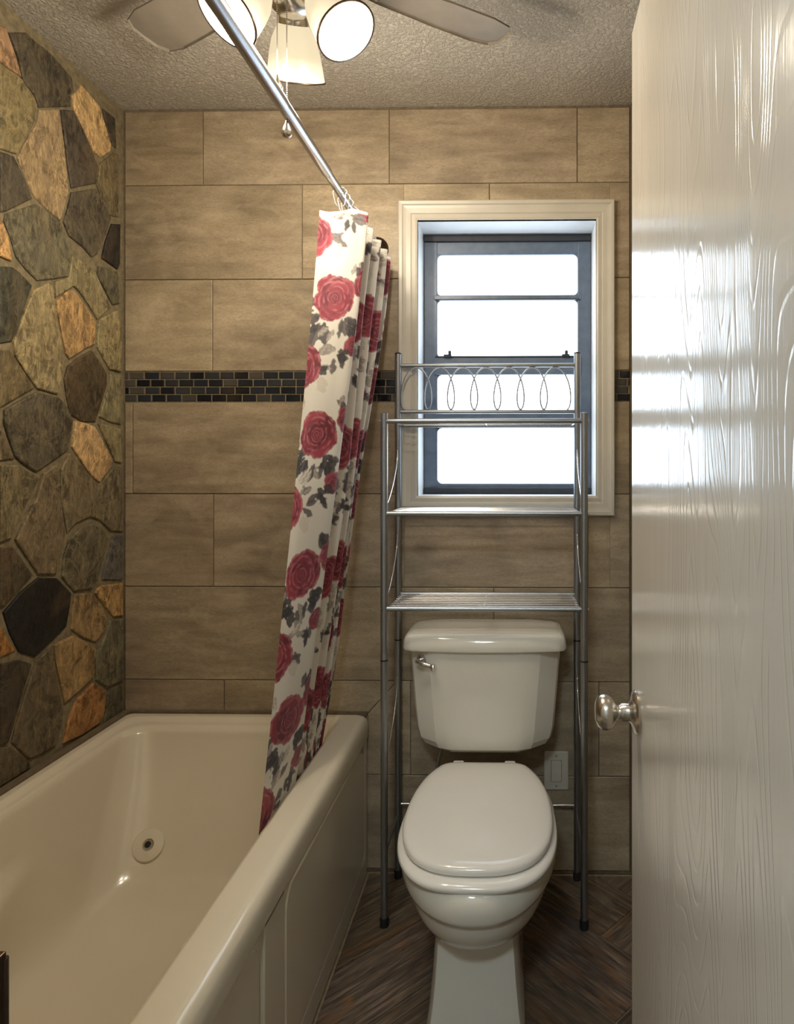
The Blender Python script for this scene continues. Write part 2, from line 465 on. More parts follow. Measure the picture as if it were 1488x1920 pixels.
# ------------------------------------------------------------------ left wall: flagstones
wl = B().box(RW_X0-0.15, RW_X0-0.004, 0.2, BACK+0.009, 0, CEIL).build('wall_left', 'sgrout')
tag(wl, 'left wall of irregular multicoloured flagstone with tan grout', 'wall', kind='structure')
smap = lambda u, v, w_: (RW_X0-0.005+w_, u, v)
STONES = [
([1.591,2.398,1.611,2.405,1.625,2.382,1.643,2.355,1.662,2.313,1.618,2.308,1.591,2.309],(150,110,70)),
([1.62,2.398,1.674,2.434,1.708,2.432,1.749,2.436,1.786,2.433,1.848,2.42,1.857,2.393,1.842,2.365,1.845,2.335,1.723,2.266,1.705,2.291,1.666,2.305,1.648,2.358],(75,65,45)),
([1.591,2.299,1.618,2.305,1.662,2.306,1.703,2.286,1.715,2.267,1.708,2.226,1.678,2.168,1.645,2.105,1.591,2.093],(112,97,56)),
([1.725,2.262,1.8,2.304,1.808,2.264,1.822,2.208,1.831,2.157,1.839,2.086,1.808,1.996,1.749,2.007,1.703,2.026,1.678,2.059,1.65,2.097,1.683,2.163,1.718,2.221],(140,115,75)),
([1.808,2.307,1.857,2.331,1.89,2.306,1.933,2.262,1.969,2.22,1.959,2.165,1.851,2.105,1.836,2.16,1.819,2.25],(70,60,45)),
([1.854,2.371,1.896,2.427,1.927,2.421,1.976,2.41,2.006,2.366,2.034,2.32,2.03,2.296,1.982,2.254,1.953,2.259,1.902,2.304,1.866,2.338],(190,150,90)),
([1.993,2.411,2.055,2.414,2.063,2.32,2.045,2.321,2.013,2.357],(60,50,35)),
([1.979,2.233,2.048,2.3,2.07,2.306,2.073,2.105,2.027,2.094,1.986,2.13,1.966,2.164,1.974,2.201],(105,90,55)),
([1.851,2.093,1.959,2.149,1.993,2.124,2.034,2.088,1.999,2.011,1.966,1.953,1.94,1.936,1.902,1.953,1.842,1.965,1.819,1.996,1.836,2.042],(80,70,50)),
([2.038,2.072,2.079,2.085,2.077,1.957,2.066,1.937,1.989,1.948,2.006,2.005],(35,28,20)),
([1.591,2.086,1.636,2.094,1.65,2.079,1.674,2.05,1.698,2.013,1.613,1.948,1.591,1.936],(70,60,42)),
([1.611,1.94,1.713,2.004,1.754,2.002,1.803,1.994,1.819,1.965,1.848,1.943,1.836,1.848,1.775,1.823,1.718,1.803,1.678,1.821,1.645,1.843,1.625,1.889,1.605,1.92],(95,88,62)),
([1.591,1.922,1.6,1.915,1.618,1.88,1.629,1.827,1.591,1.828],(170,125,65)),
([1.591,1.803,1.631,1.813,1.659,1.805,1.698,1.784,1.678,1.735,1.655,1.676,1.631,1.625,1.591,1.612],(60,58,40)),
([1.705,1.775,1.757,1.807,1.772,1.804,1.783,1.753,1.803,1.684,1.819,1.617,1.808,1.553,1.794,1.509,1.718,1.516,1.678,1.551,1.641,1.591,1.634,1.625,1.659,1.68,1.683,1.736],(135,118,75)),
([1.791,1.767,1.831,1.804,1.86,1.816,1.89,1.799,1.927,1.772,1.959,1.745,1.953,1.677,1.914,1.658,1.842,1.615,1.828,1.627,1.808,1.689,1.794,1.74],(158,120,66)),
([1.783,1.818,1.836,1.845,1.851,1.913,1.902,1.909,1.953,1.895,1.993,1.851,2.034,1.81,1.966,1.755,1.927,1.788,1.884,1.818,1.86,1.828,1.786,1.777],(125,112,72)),
([1.972,1.918,2.063,1.927,2.076,1.831,2.041,1.818,2.003,1.854,1.966,1.882],(85,78,55)),
([1.972,1.753,2.027,1.786,2.066,1.806,2.085,1.723,2.085,1.612,2.027,1.612,1.993,1.641,1.966,1.671,1.966,1.7],(130,115,72)),
([1.836,1.592,1.878,1.623,1.94,1.656,1.979,1.626,2.013,1.597,2.013,1.558,1.986,1.5,1.959,1.442,1.902,1.439,1.848,1.455,1.831,1.509,1.822,1.555],(70,55,30)),
([2.03,1.597,2.085,1.6,2.085,1.442,2.027,1.447,1.976,1.46,1.996,1.501,2.027,1.56],(115,105,68)),
([1.591,1.594,1.622,1.602,1.645,1.578,1.678,1.544,1.705,1.516,1.65,1.486,1.605,1.461,1.591,1.453],(100,85,50)),
([1.605,1.449,1.645,1.472,1.713,1.506,1.797,1.5,1.831,1.477,1.854,1.44,1.842,1.387,1.836,1.356,1.775,1.324,1.713,1.294,1.674,1.312,1.641,1.334,1.618,1.382,1.605,1.416],(85,75,52)),
([1.866,1.44,1.914,1.435,1.953,1.427,1.986,1.393,2.041,1.325,2.02,1.295,1.979,1.259,1.94,1.279,1.896,1.32,1.854,1.364,1.86,1.404],(180,140,85)),
([1.972,1.437,2.027,1.436,2.085,1.428,2.088,1.318,2.055,1.323,2.01,1.385],(125,112,70)),
([1.842,1.348,1.897,1.307,1.975,1.251,2.049,1.307,2.083,1.312,2.094,1.096,2.033,1.105,1.978,1.144,1.933,1.157,1.869,1.144,1.833,1.121,1.822,1.166,1.807,1.225,1.807,1.3],(105,92,62)),
([1.591,1.398,1.602,1.395,1.616,1.368,1.638,1.327,1.591,1.323],(95,80,50)),
([1.591,1.311,1.65,1.312,1.702,1.29,1.725,1.282,1.706,1.252,1.666,1.198,1.625,1.127,1.591,1.122],(105,92,58)),
([1.737,1.289,1.789,1.315,1.799,1.27,1.803,1.23,1.815,1.166,1.822,1.115,1.805,1.068,1.789,1.01,1.722,1.02,1.685,1.067,1.641,1.123,1.673,1.173,1.713,1.226],(108,90,60)),
([1.842,1.099,1.89,1.129,1.941,1.136,1.994,1.112,2.014,1.085,1.994,1.032,1.963,0.963,1.941,0.941,1.862,0.949,1.812,0.999,1.818,1.052],(95,85,58)),
([2.043,1.086,2.098,1.088,2.098,0.939,1.99,0.959,2.006,1.006,2.034,1.062],(85,80,72)),
([1.979,0.943,2.098,0.929,2.1,0.824,2.047,0.832,1.998,0.882,1.956,0.925],(165,125,65)),
([1.865,0.939,1.944,0.925,1.99,0.879,2.014,0.839,2.001,0.797,1.957,0.776,1.904,0.803,1.852,0.842,1.852,0.881],(135,105,60)),
([1.591,1.109,1.627,1.107,1.66,1.071,1.698,1.023,1.649,0.99,1.602,0.961,1.591,0.965],(75,62,40)),
([1.722,1.012,1.793,0.998,1.852,0.944,1.844,0.902,1.83,0.855,1.764,0.825,1.708,0.804,1.654,0.834,1.622,0.894,1.603,0.946,1.66,0.986],(22,18,13)),
([1.591,0.914,1.612,0.884,1.642,0.84,1.591,0.836],(150,95,30)),
([1.78,0.816,1.855,0.823,1.904,0.793,1.957,0.755,1.947,0.675,1.89,0.657,1.823,0.642,1.807,0.698,1.786,0.767],(140,108,60)),
([2.026,0.825,2.1,0.814,2.104,0.615,2.01,0.622,1.959,0.662,1.959,0.729,1.996,0.776],(95,88,62)),
([1.591,0.821,1.654,0.813,1.696,0.789,1.67,0.736,1.642,0.671,1.618,0.618,1.591,0.621],(60,50,32)),
([1.712,0.793,1.763,0.812,1.782,0.769,1.797,0.692,1.814,0.623,1.807,0.581,1.787,0.538,1.752,0.535,1.689,0.542,1.63,0.612,1.65,0.664,1.677,0.725],(90,76,50)),
([1.948,0.656,2.004,0.611,2.001,0.543,1.98,0.522,1.897,0.519,1.818,0.529,1.834,0.579,1.87,0.629],(150,98,42)),
([2.02,0.61,2.104,0.604,2.106,0.51,1.998,0.516,2.012,0.564],(80,72,52)),
([1.591,0.615,1.621,0.606,1.689,0.536,1.692,0.517,1.591,0.518],(85,72,45)),
]
def stone(P, col):
    P = dedupe([(min(u, BACK-0.006), v) for u, v in P], 0.004)
    if len(P) < 3: return
    o = prism(P, 0, random.uniform(0.006, 0.010), 0.003, smap, (random.uniform(-0.012, 0.012), random.uniform(-0.01, 0.01))).build('stone', 'stone', wl)
    o.color = lin([min(255, (v*0.74+sum(col)/3*0.26)*1.16+4) for v in col])+(1,)
for q, col in STONES:
    P = list(zip(q[::2], q[1::2]))
    stone(P, col)
# the wall goes on towards the doorway, outside the frame
rs = random.Random(3); seeds = []
while len(seeds) < 62:
    p = (rs.uniform(0.38, 1.60), rs.uniform(0.40, 2.48))
    if all(math.hypot((p[0]-q[0])*1.3, (p[1]-q[1])*0.8) > 0.13 for q in seeds): seeds.append(p)
scol = [c for _, c in STONES]
for p in seeds:
    P = [(FRONT+0.004, 0.50), (1.583, 0.50), (1.583, CEIL-0.012), (FRONT+0.004, CEIL-0.012)]
    for q in seeds:
        if q is p: continue
        nx, nz = q[0]-p[0], q[1]-p[1]
        P = clip(P, nx, nz, (q[0]**2-p[0]**2+q[1]**2-p[1]**2)/2)
        if len(P) < 3: break
    if len(P) < 3: continue
    P = dedupe(shrink(P, 0.006), 0.006)
    if len(P) >= 3: stone(P, rs.choice(scol))

# ------------------------------------------------------------------ right wall: the same tiles
wr = B().box(RW_X1-0.005, RW_X1+0.15, FRONT, BACK+0.009, 0, CEIL).build('wall_right', 'grout')
tag(wr, 'right wall of taupe tiles behind the open door', 'wall', kind='structure')
rmap = lambda u, v, w_: (RW_X1+0.002-w_, u, v)
for r, (z0, z1, x0) in enumerate(rows):
    for k in range(-2, 4):
        a, b = 2.09-(0.3 if r % 2 else 0.0)-k*TW-TW+0.0012, 2.09-(0.3 if r % 2 else 0)-k*TW-0.0012
        P = cliprect([(a, z0), (b, z0), (b, min(z1, CEIL-0.01)), (a, min(z1, CEIL-0.01))], FRONT+0.002, BACK-0.012, 0, 9)
        if len(P) < 3: continue
        o = prism(P, 0, 0.009, 0.0016, rmap).build('tile', 'tile', wr)
        k_ = random.uniform(0.9, 1.06); o.color = (k_, k_*0.985, k_*0.965, 1)
tr = B().box(RW_X1-0.010, RW_X1+0.001, BACK-0.011, BACK+0.008, 0.01, CEIL-0.004, 0.003).build('trim_1', 'caulk', smooth=False)
tag(tr, 'brown corner strip where the tiled walls meet', 'trim', kind='structure')

# ------------------------------------------------------------------ doorway wall, hall behind the camera
DJ0, DJ1, DH = -0.3793, 0.232, 2.062
fw = B()
FW0 = 0.345
fw.box(-1.5, DJ0-0.02, FW0, FRONT, 0, CEIL); fw.box(DJ1+0.02, 1.3, FW0, FRONT, 0, CEIL); fw.box(DJ0-0.02, DJ1+0.02, FW0, FRONT, DH+0.02, CEIL)
wf = fw.build('wall_front', 'paint'); tag(wf, 'painted wall around the doorway the camera looks through', 'wall', kind='structure')
jb = B().box(DJ0-0.02, DJ0, FW0-0.008, FRONT+0.004, 0, DH+0.02, 0.002).box(DJ1, DJ1+0.02, FW0-0.008, FRONT-0.09, 0, DH+0.02, 0.002).box(DJ0, DJ1, FW0-0.008, FRONT+0.004, DH, DH+0.02, 0.002)
jo = jb.build('trim_2', 'jamb'); tag(jo, 'white door jamb at the left edge of the picture', 'door jamb', kind='structure')
sp = B().box(DJ0-0.001, DJ0+0.0045, FRONT-0.034, FRONT+0.0045, 0.895, 0.957, 0.001).tube([(DJ0+0.003, FRONT+0.004, 0.90), (DJ0+0.003, FRONT+0.004, 0.952)], 0.003, 8).build('strike_plate', 'bronze', jo)
for nm, bxs in (('wall_hall_back', (-1.5, 1.3, -1.35, -1.25, 0, CEIL)), ('wall_hall_left', (-1.6, -1.5, -1.35, FRONT, 0, CEIL)), ('wall_hall_right', (1.3, 1.4, -1.35, FRONT, 0, CEIL))):
    o = B().box(*bxs).build(nm, 'paint'); tag(o, 'plain painted hall wall behind the camera '+nm.split('_')[-1], 'wall', kind='structure')
hl = empty('hall_fill_lamp', 'unseen dome lamp added on the hall ceiling for fill light', 'lamp')  # added to fill the room from the camera side, no such lamp known
B().lathe([(0.17, 0), (0.172, 0.02), (0.165, 0.028)], (-0.25, -0.45, CEIL), (0, 0, -1), 40, True, True).build('base', 'nickel', hl, True, 40)
B().lathe([(0.155, 0.028), (0.15, 0.05), (0.125, 0.08), (0.08, 0.10), (0.03, 0.108), (0.002, 0.109)], (-0.25, -0.45, CEIL), (0, 0, -1), 40, True, True).build('dome', 'dome', hl, True)

# ------------------------------------------------------------------ window
win = bpy.data.objects.new('window_1', None); COL.objects.link(win)
tag(win, 'white cased awning window with four frosted panes', 'window', kind='structure')
CW = 0.060
yb = BACK+0.009
def casing(P, name):
    # moulded board: profile across its width, mitred ends
    o = B()
    (ax, az, bx_, bz), (cx, cz, dx, dz) = P     # inner edge a-b, outer edge c-d
    prof = [(0.0, 0.0), (0.0, 0.015), (0.10, 0.018), (0.30, 0.016), (0.36, 0.019), (0.60, 0.020), (0.74, 0.022), (0.80, 0.026), (0.95, 0.027), (1.0, 0.024), (1.0, 0.0)]
    r0 = [(ax+(cx-ax)*t, yb-h, az+(cz-az)*t) for t, h in prof]; r1 = [(bx_+(dx-bx_)*t, yb-h, bz+(dz-bz)*t) for t, h in prof]
    o.loft([r0, r1], True)
    return o.build(name, 'trim', win)
i0, i1, k0, k1 = WX0, WX1, WZ0, WZ1
o0, o1, q0, q1 = WX0-CW, WX1+CW-0.003, WZ0-CW-0.002, WZ1+CW
casing(((i0, k0, i0, k1), (o0, q0, o0, q1)), 'casing'); casing(((i1, k0, i1, k1), (o1, q0, o1, q1)), 'casing')
casing(((i0, k0, i1, k0), (o0, q0, o1, q0)), 'casing'); casing(((i0, k1, i1, k1), (o0, q1, o1, q1)), 'casing')
yj = BACK+0.135
B().box(i0-0.012, i0, BACK-0.004, yj+0.03, k0-0.012, k1+0.012).build('jamb', 'jamb', win)
B().box(i1, i1+0.012, BACK-0.004, yj+0.03, k0-0.012, k1+0.012).build('jamb', 'jamb', win)
B().box(i0, i1, BACK-0.004, yj+0.03, k1, k1+0.012).build('jamb', 'jamb', win)
B().box(i0, i1, BACK-0.004, yj+0.03, k0-0.012, k0).build('sill', 'jamb', win)
# aluminium sash frame
yf0, yf1 = yj, yj+0.03
sw = 0.047
g0, g1 = i0+sw, i1-sw
B().box(i0+0.001, g0, yf0, yf1, k0, k1-0.004, 0.003).build('frame_stile', 'wframe', win)
B().box(g1, i1-0.001, yf0, yf1, k0, k1-0.004, 0.003).build('frame_stile', 'wframe', win)
zt = 2.031; zb = 1.248
B().box(g0-0.002, g1+0.002, yf0+0.002, yf1, zt, k1-0.005, 0.003).build('frame_head', 'wframe', win)
B().box(i0+0.002, i1-0.002, yf0-0.012, yf0+0.004, k1-0.024, k1-0.003, 0.003).build('head_channel', 'wdark', win)
B().box(g0-0.002, g1+0.002, yf0+0.002, yf1, k0+0.001, zb, 0.003).build('frame_sill', 'wframe', win)
B().box(i0+0.002, i1-0.002, yf0-0.014, yf0+0.004, k0+0.001, k0+0.022, 0.003).build('sill_channel', 'wdark', win)
bars = [(1.876, 1.892, -0.004), (1.620, 1.680, -0.006), (1.438, 1.492, -0.006)]
for z0, z1, dy in bars:
    B().box(g0-0.012, g1+0.012, yf0+dy, yf1-0.004, z0, z1, 0.003).build('meeting_rail', 'wframe', win)
for z0, z1 in ((1.8745, 1.8775), (1.6785, 1.6835), (1.4375, 1.4405)):
    B().box(g0-0.006, g1+0.006, yf0-0.009, yf0+0.002, z0, z1).build('gasket', 'wdark', win)
lights = [(1.892, zt), (1.680, 1.876), (1.492, 1.620), (zb, 1.438)]
for z0, z1 in lights:
    # pane with softly rounded corners behind the frame
    B().box(g0-0.004, g1+0.004, yf0+0.014, yf0+0.019, z0-0.004, z1+0.004).build('pane', 'pane', win)
    rr = 0.016                               # rounded inner gasket in each corner
    for sx, sz in ((0, 0), (1, 0), (0, 1), (1, 1)):
        cx = g0 if sx == 0 else g1; cz = z0 if sz == 0 else z1
        dx = 1 if sx == 0 else -1; dz = 1 if sz == 0 else -1
        P = [(cx, cz)]+[(cx+dx*rr*(1-math.cos(t)), cz+dz*rr*(1-math.sin(t))) for t in [PI/2*q/6 for q in range(7)]]
        prism(P, 0, 0.010, 0.0, lambda u, v, w_: (u, yf0+0.0135-w_, v)).build('corner_gasket', 'wframe', win)
for x in (-0.236, 0.166):
    b = B().box(x-0.012, x+0.014, yf0-0.016, yf0, 1.678, 1.688, 0.002).box(x+(0.004 if x < 0 else -0.002), x+(0.014 if x < 0 else 0.008), yf0-0.02, yf0-0.006, 1.686, 1.700, 0.002)
    b.build('latch', 'wdark', win)

# ------------------------------------------------------------------ door leaf
dr = bpy.data.objects.new('door_1', None); COL.objects.link(dr)
tag(dr, 'open white painted wood door with raised grain on the right', 'door', kind='structure')
DL = 0.668
B().box(0, 0.035, -DL, 0, 0.012, 2.036, 0.0015).build('leaf', 'door', dr)
kb = B().lathe([(0.033, 0.0), (0.034, 0.004), (0.031, 0.008), (0.022, 0.0105), (0.017, 0.012), (0.0145, 0.015)], (0, -0.06, 0.922), (-1, 0, 0), 36, True, True).build('rosette', 'nickel', dr, True, 50)
B().lathe([(0.0135, 0.011), (0.0135, 0.026), (0.011, 0.028), (0.0105, 0.032), (0.013, 0.035), (0.019, 0.038), (0.0255, 0.044), (0.0275, 0.051), (0.0262, 0.058), (0.0215, 0.064), (0.015, 0.067), (0.006, 0.068), (0.001, 0.068)], (0, -0.06, 0.922), (-1, 0, 0), 36, True, True).build('knob', 'nickel', dr, True, 60)
B().lathe([(0.033, 0.0), (0.034, 0.004), (0.031, 0.008), (0.015, 0.012), (0.012, 0.03), (0.022, 0.036), (0.0275, 0.047), (0.022, 0.058), (0.006, 0.062)], (0.035, -0.06, 0.922), (1, 0, 0), 28, True, True).build('back_knob', 'nickel', dr, True, 60)
B().box(0.006, 0.029, -0.001, 0.0012, 0.895, 0.95, 0.0004).build('latch_plate', 'nickel', dr)
for hz in (0.22, 1.02, 1.82):
    B().tube([(0.037, -DL-0.004, hz-0.045), (0.037, -DL-0.004, hz+0.045)], 0.006, 10).build('hinge', 'nickel', dr, True, 40)
dr.location = (0.193, 1.098, 0); dr.rotation_euler = (0, 0, math.radians(-0.9))

# ------------------------------------------------------------------ bathtub
tub = empty('bathtub', 'cream jetted bathtub with panelled apron along the stone wall', 'bathtub')
def rrect(x0, x1, y0, y1, r, h, n=14, m=10):
    pts = []
    cs = [(x1-r, y1-r, 0), (x0+r, y1-r, PI/2), (x0+r, y0+r, PI), (x1-r, y0+r, 3*PI/2)]
    for i, (cx, cy, a) in enumerate(cs):
        for k in range(n+1):
            t = a+PI/2*k/n; pts.append((cx+r*math.cos(t), cy+r*math.sin(t), h))
        nx, ny, na = cs[(i+1) % 4]
        e = (nx+r*math.cos(na), ny+r*math.sin(na)); b = pts[-1]
        for k in range(1, m): pts.append((b[0]+(e[0]-b[0])*k/m, b[1]+(e[1]-b[1])*k/m, h))
    return pts
TX0, TX1, TY0, TY1 = -1.256, -0.475, 0.565, 2.092
RINGS = [(TX0, TX1+0.001, TY0, TY1, 0.014, 0.445), (TX0, TX1+0.002, TY0, TY1, 0.016, 0.488), (TX0+0.002, TX1-0.002, TY0+0.002, TY1-0.002, 0.018, 0.502),
         (TX0+0.006, TX1-0.009, TY0+0.006, TY1-0.006, 0.02, 0.510), (TX0+0.012, TX1-0.020, TY0+0.012, TY1-0.012, 0.02, 0.5135),
         (TX0+0.015, TX1-0.025, TY0+0.017, TY1-0.015, 0.02, 0.5136), (TX0+0.027, TX1-0.071, TY0+0.070, TY1-0.031, 0.03, 0.5136), (TX0+0.030, TX1-0.076, TY0+0.075, TY1-0.034, 0.03, 0.5133), (TX0+0.036, TX1-0.082, TY0+0.085, TY1-0.042, 0.04, 0.509),
         (TX0+0.042, TX1-0.086, TY0+0.095, TY1-0.052, 0.05, 0.5035), (TX0+0.056, TX1-0.090, TY0+0.11, TY1-0.070, 0.06, 0.500),
         (TX0+0.064, TX1-0.093, TY0+0.12, TY1-0.085, 0.07, 0.488), (TX0+0.070, TX1-0.096, TY0+0.13, TY1-0.100, 0.08, 0.45),
         (TX0+0.082, TX1-0.102, TY0+0.15, TY1-0.145, 0.10, 0.36), (TX0+0.100, TX1-0.125, TY0+0.19, TY1-0.215, 0.115, 0.25),
         (TX0+0.115, TX1-0.140, TY0+0.22, TY1-0.262, 0.12, 0.185), (TX0+0.135, TX1-0.160, TY0+0.25, TY1-0.305, 0.12, 0.148), (TX0+0.170, TX1-0.20, TY0+0.30, TY1-0.365, 0.11, 0.130),
         (TX0+0.25, TX1-0.28, TY0+0.45, TY1-0.52, 0.08, 0.124), (TX0+0.36, TX1-0.385, TY0+0.70, TY1-0.78, 0.01, 0.122)]
dense = []
for i in range(len(RINGS)-1):
    k = 6 if 11 <= i <= 16 else (3 if i > 6 else 2)
    p0, p1, p2, p3 = RINGS[max(i-1, 0)], RINGS[i], RINGS[i+1], RINGS[min(i+2, len(RINGS)-1)]
    for q in range(k):
        t = q/k
        if i >= 11: dense.append(tuple(0.5*((2*b)+(c-a)*t+(2*a-5*b+4*c-d)*t*t+(3*b-a-3*c+d)*t**3) for a, b, c, d in zip(p0, p1, p2, p3)))
        else: dense.append(tuple(b+(c-b)*t for b, c in zip(p1, p2)))
dense.append(RINGS[-1])
ss = lambda a, b, x: (lambda t: t*t*(3-2*t))(min(1, max(0, (x-a)/(b-a))))
rings = []
for ri, R in enumerate(dense):
    ring = []
    for x, y, h in rrect(*R, m=30):
        if h < 0.45 and x < -0.9:           # armrest ledge on the stone-wall side
            k = ss(1.60, 1.25, y)*ss(0.372, 0.350, h)*ss(0.16, 0.34, h)*ss(-0.98, -1.06, x)
            x += 0.06*k
        ring.append((x, y, h))
    rings.append(ring)
basin = B().loft(rings, False, True).build('basin', 'tub', tub, True, 50)
# apron: shell below the rim with a raised frame round two panels
ap = B()
AX = TX1-0.004
def strip(y0, y1, z0, z1, x=AX, t=0.02): ap.box(x-t, x, y0, y1, z0, z1, 0.003)
strip(TY0, TY1, 0.430, 0.475, AX); strip(TY0, TY1, 0.002, 0.068); strip(2.056, TY1, 0.06, 0.44); strip(1.236, 1.345, 0.06, 0.44); strip(TY0, 0.64, 0.06, 0.44)
ap.box(AX-0.03, AX-0.011, TY0, TY1, 0.002, 0.47)
ap.build('apron', 'tub', tub)
def rr2(u0, u1, v0, v1, r, n=6):
    P = []
    for cx, cy, a in ((u1-r, v1-r, 0), (u0+r, v1-r, PI/2), (u0+r, v0+r, PI), (u1-r, v0+r, 3*PI/2)):
        P += [(cx+r*math.cos(a+PI/2*k/n), cy+r*math.sin(a+PI/2*k/n)) for k in range(n+1)]
    return P
amap = lambda u, v, w_: (AX-0.012+w_, u, v)
pn = prism(rr2(1.349, 2.052, 0.072, 0.426, 0.05), 0, 0.0125, 0.004, amap).build('access_panel', 'tub', tub)
pl = prism(rr2(0.646, 1.228, 0.072, 0.424, 0.05), 0, 0.006, 0.004, amap).build('panel', 'tub', tub)
# whirlpool jet on the sloping end
def on_end(x, h):
    hs = [(R[5], R[3]) for R in RINGS[10:18]]
    for (h1, ya), (h2, yb_) in zip(hs, hs[1:]):
        if h2 <= h <= h1: return ya+(yb_-ya)*(h1-h)/(h1-h2)
jh = 0.218; jy = on_end(0, jh); jn = Vector((0.10, -(0.36-0.18), -(on_end(0, 0.18)-on_end(0, 0.35))*0+0.0)).normalized()
e1 = Vector((0, on_end(0, 0.30)-on_end(0, 0.18), 0.12)).normalized(); jn = Vector((1, 0, 0)).cross(e1).normalized()
if jn.y > 0: jn = -jn
jn = (jn+Vector((0.16, 0, 0))).normalized()
from mathutils.bvhtree import BVHTree
bv = BVHTree.FromPolygons([v.co[:] for v in basin.data.vertices], [p.vertices[:] for p in basin.data.polygons])
hit, hn, _i, _d = bv.ray_cast(Vector((-1.052, 1.2, 0.222)), Vector((0, 1, 0)))
if hn.y > 0: hn = -hn
jn = hn.normalized(); jc = hit+jn*0.003
jt = B().lathe([(0.043, -0.012), (0.043, 0.004), (0.041, 0.007), (0.034, 0.0085), (0.016, 0.0095), (0.0145, 0.0075)], jc, jn, 40, False, False).build('jet', 'tub', tub, True, 40)
B().lathe([(0.0145, 0.0070), (0.0115, 0.012), (0.0085, 0.012), (0.0080, 0.003)], jc, jn, 24).build('nozzle', 'nickel', jt, True, 40)
B().lathe([(0.0082, 0.0098), (0.0001, 0.0098)], jc, jn, 20).build('outlet', 'black', jt)
# caulk beads where tub meets walls
B().box(TX0-0.013, TX0+0.010, TY0, TY1, 0.502, 0.520, 0.004).build('sealant', 'caulk', tub)
B().box(TX0, TX1-0.004, TY1-0.004, TY1+0.006, 0.503, 0.5185, 0.003).build('sealant', 'caulk', tub)

# ------------------------------------------------------------------ toilet
TC = -0.094
toi = empty('toilet', 'white two-piece toilet with closed lid under the window', 'toilet')
half = [(1.897, 0.0), (1.897, 0.07), (1.892, 0.104), (1.872, 0.128), (1.81, 0.158), (1.73, 0.177), (1.64, 0.184), (1.56, 0.179), (1.492, 0.159), (1.442, 0.122), (1.416, 0.068), (1.410, 0.0)]
def outline(half, grow=0.0, k=5, front=0.0):
    P = [(w_, y) for y, w_ in half]+[(-w_, y) for y, w_ in half[-2:0:-1]]
    P = smooth_closed(P, k); cy = 1.66
    out = []
    for i, (x, y) in enumerate(P):
        a, b = Vector(P[i-1]), Vector(P[(i+1) % len(P)]); d = (b-a).normalized(); n = Vector((d.y, -d.x))
        if n.dot(Vector((x, y-cy))) < 0: n = -n
        out.append((x+n.x*grow, y+n.y*grow))
    return out
def lift(P, h, tiltf=0.0): return [(TC+x, y, h+(y-1.9)*tiltf) for x, y in P]
def scalep(P, s, cy=1.65): return [(x*s, cy+(y-cy)*s) for x, y in P]
base = outline(half)
tf = 0.025
lr = [lift(outline(half, -0.004), 0.4330, tf), lift(outline(half, 0.0), 0.4370, tf), lift(base, 0.4445, tf), lift(outline(half, -0.003), 0.4500, tf), lift(outline(half, -0.010), 0.4535, tf), lift(outline(half, -0.024), 0.4556, tf),
      lift(scalep(outline(half, -0.03), 0.8), 0.4575, tf), lift(scalep(outline(half, -0.03), 0.45), 0.4590, tf), lift(scalep(outline(half, -0.03), 0.1), 0.4594, tf)]
B().loft(lr, True, True).build('lid', 'seat', toi, True, 60)
shalf = [(y if y > 1.8 else y-0.022*(1.9-y)/0.49, w_+0.004) for y, w_ in half]
sr = [lift(outline(shalf, -0.01), 0.409, tf), lift(outline(shalf, 0.002), 0.413, tf), lift(outline(shalf, 0.006), 0.420, tf), lift(outline(shalf, 0.003), 0.4275, tf), lift(outline(shalf, -0.008), 0.4315, tf), lift(outline(shalf, -0.07), 0.4318, tf)]
B().loft(sr, True, True).build('seat', 'seat', toi, True, 60)
for sx in (-1, 1):
    B().box(TC+sx*0.075-0.016, TC+sx*0.075+0.016, 1.885, 1.915, 0.415, 0.447, 0.005).build('hinge', 'seat', toi)
# bowl: egg rings from rim to neck
def egg(wd, yf, yb_, h, pb=2.6, n=64, cy=None):
    cy = cy if cy is not None else yb_-(yb_-yf)*0.42
    out = []
    for k in range(n):
        t = 2*PI*k/n; c, s = math.cos(t), math.sin(t)
        e = 2/pb if s > 0 else 2/2.15
        x = wd*math.copysign(abs(c)**(2/2.2 if s <= 0 else 2/pb), c)
        y = cy+(yb_-cy)*abs(s)**e if s > 0 else cy-(cy-yf)*abs(s)**e
        out.append((TC+x, y, h))
    return out
def eggt(wd, yf, yb_, h, drop=0.0, **kw):      # rim line dips towards the front
    return [(x, y, z-drop*max(0, (1.75-y)/0.36)) for x, y, z in egg(wd, yf, yb_, h, **kw)]
bowl = [eggt(0.150, 1.43, 1.93, 0.404), eggt(0.178, 1.394, 1.94, 0.405), eggt(0.190, 1.384, 1.95, 0.400), eggt(0.1965, 1.376, 1.95, 0.386), eggt(0.199, 1.373, 1.95, 0.368), eggt(0.198, 1.374, 1.95, 0.353, 0.008),
        eggt(0.195, 1.379, 1.95, 0.347, 0.012), eggt(0.188, 1.388, 1.95, 0.343, 0.013), eggt(0.186, 1.391, 1.95, 0.328, 0.010), eggt(0.183, 1.395, 1.95, 0.31, 0.006), eggt(0.176, 1.405, 1.95, 0.282), eggt(0.164, 1.424, 1.95, 0.256), eggt(0.146, 1.452, 1.95, 0.236), eggt(0.124, 1.486, 1.95, 0.224), eggt(0.100, 1.51, 1.95, 0.217)]
B().loft(bowl, True, True).build('bowl', 'toilet', toi, True, 50)
def foot(wf, wb_, yf, yb_, h, r=0.03):
    P = [(wf-r, yf), (wf-r*0.3, yf+r*0.25), (wf, yf+r), (wb_, (yf+yb_)/2), (wb_, yb_), (-wb_, yb_), (-wb_, (yf+yb_)/2), (-wf, yf+r), (-wf+r*0.3, yf+r*0.25), (-wf+r, yf)]
    return [(TC+x, y, h) for x, y in P]
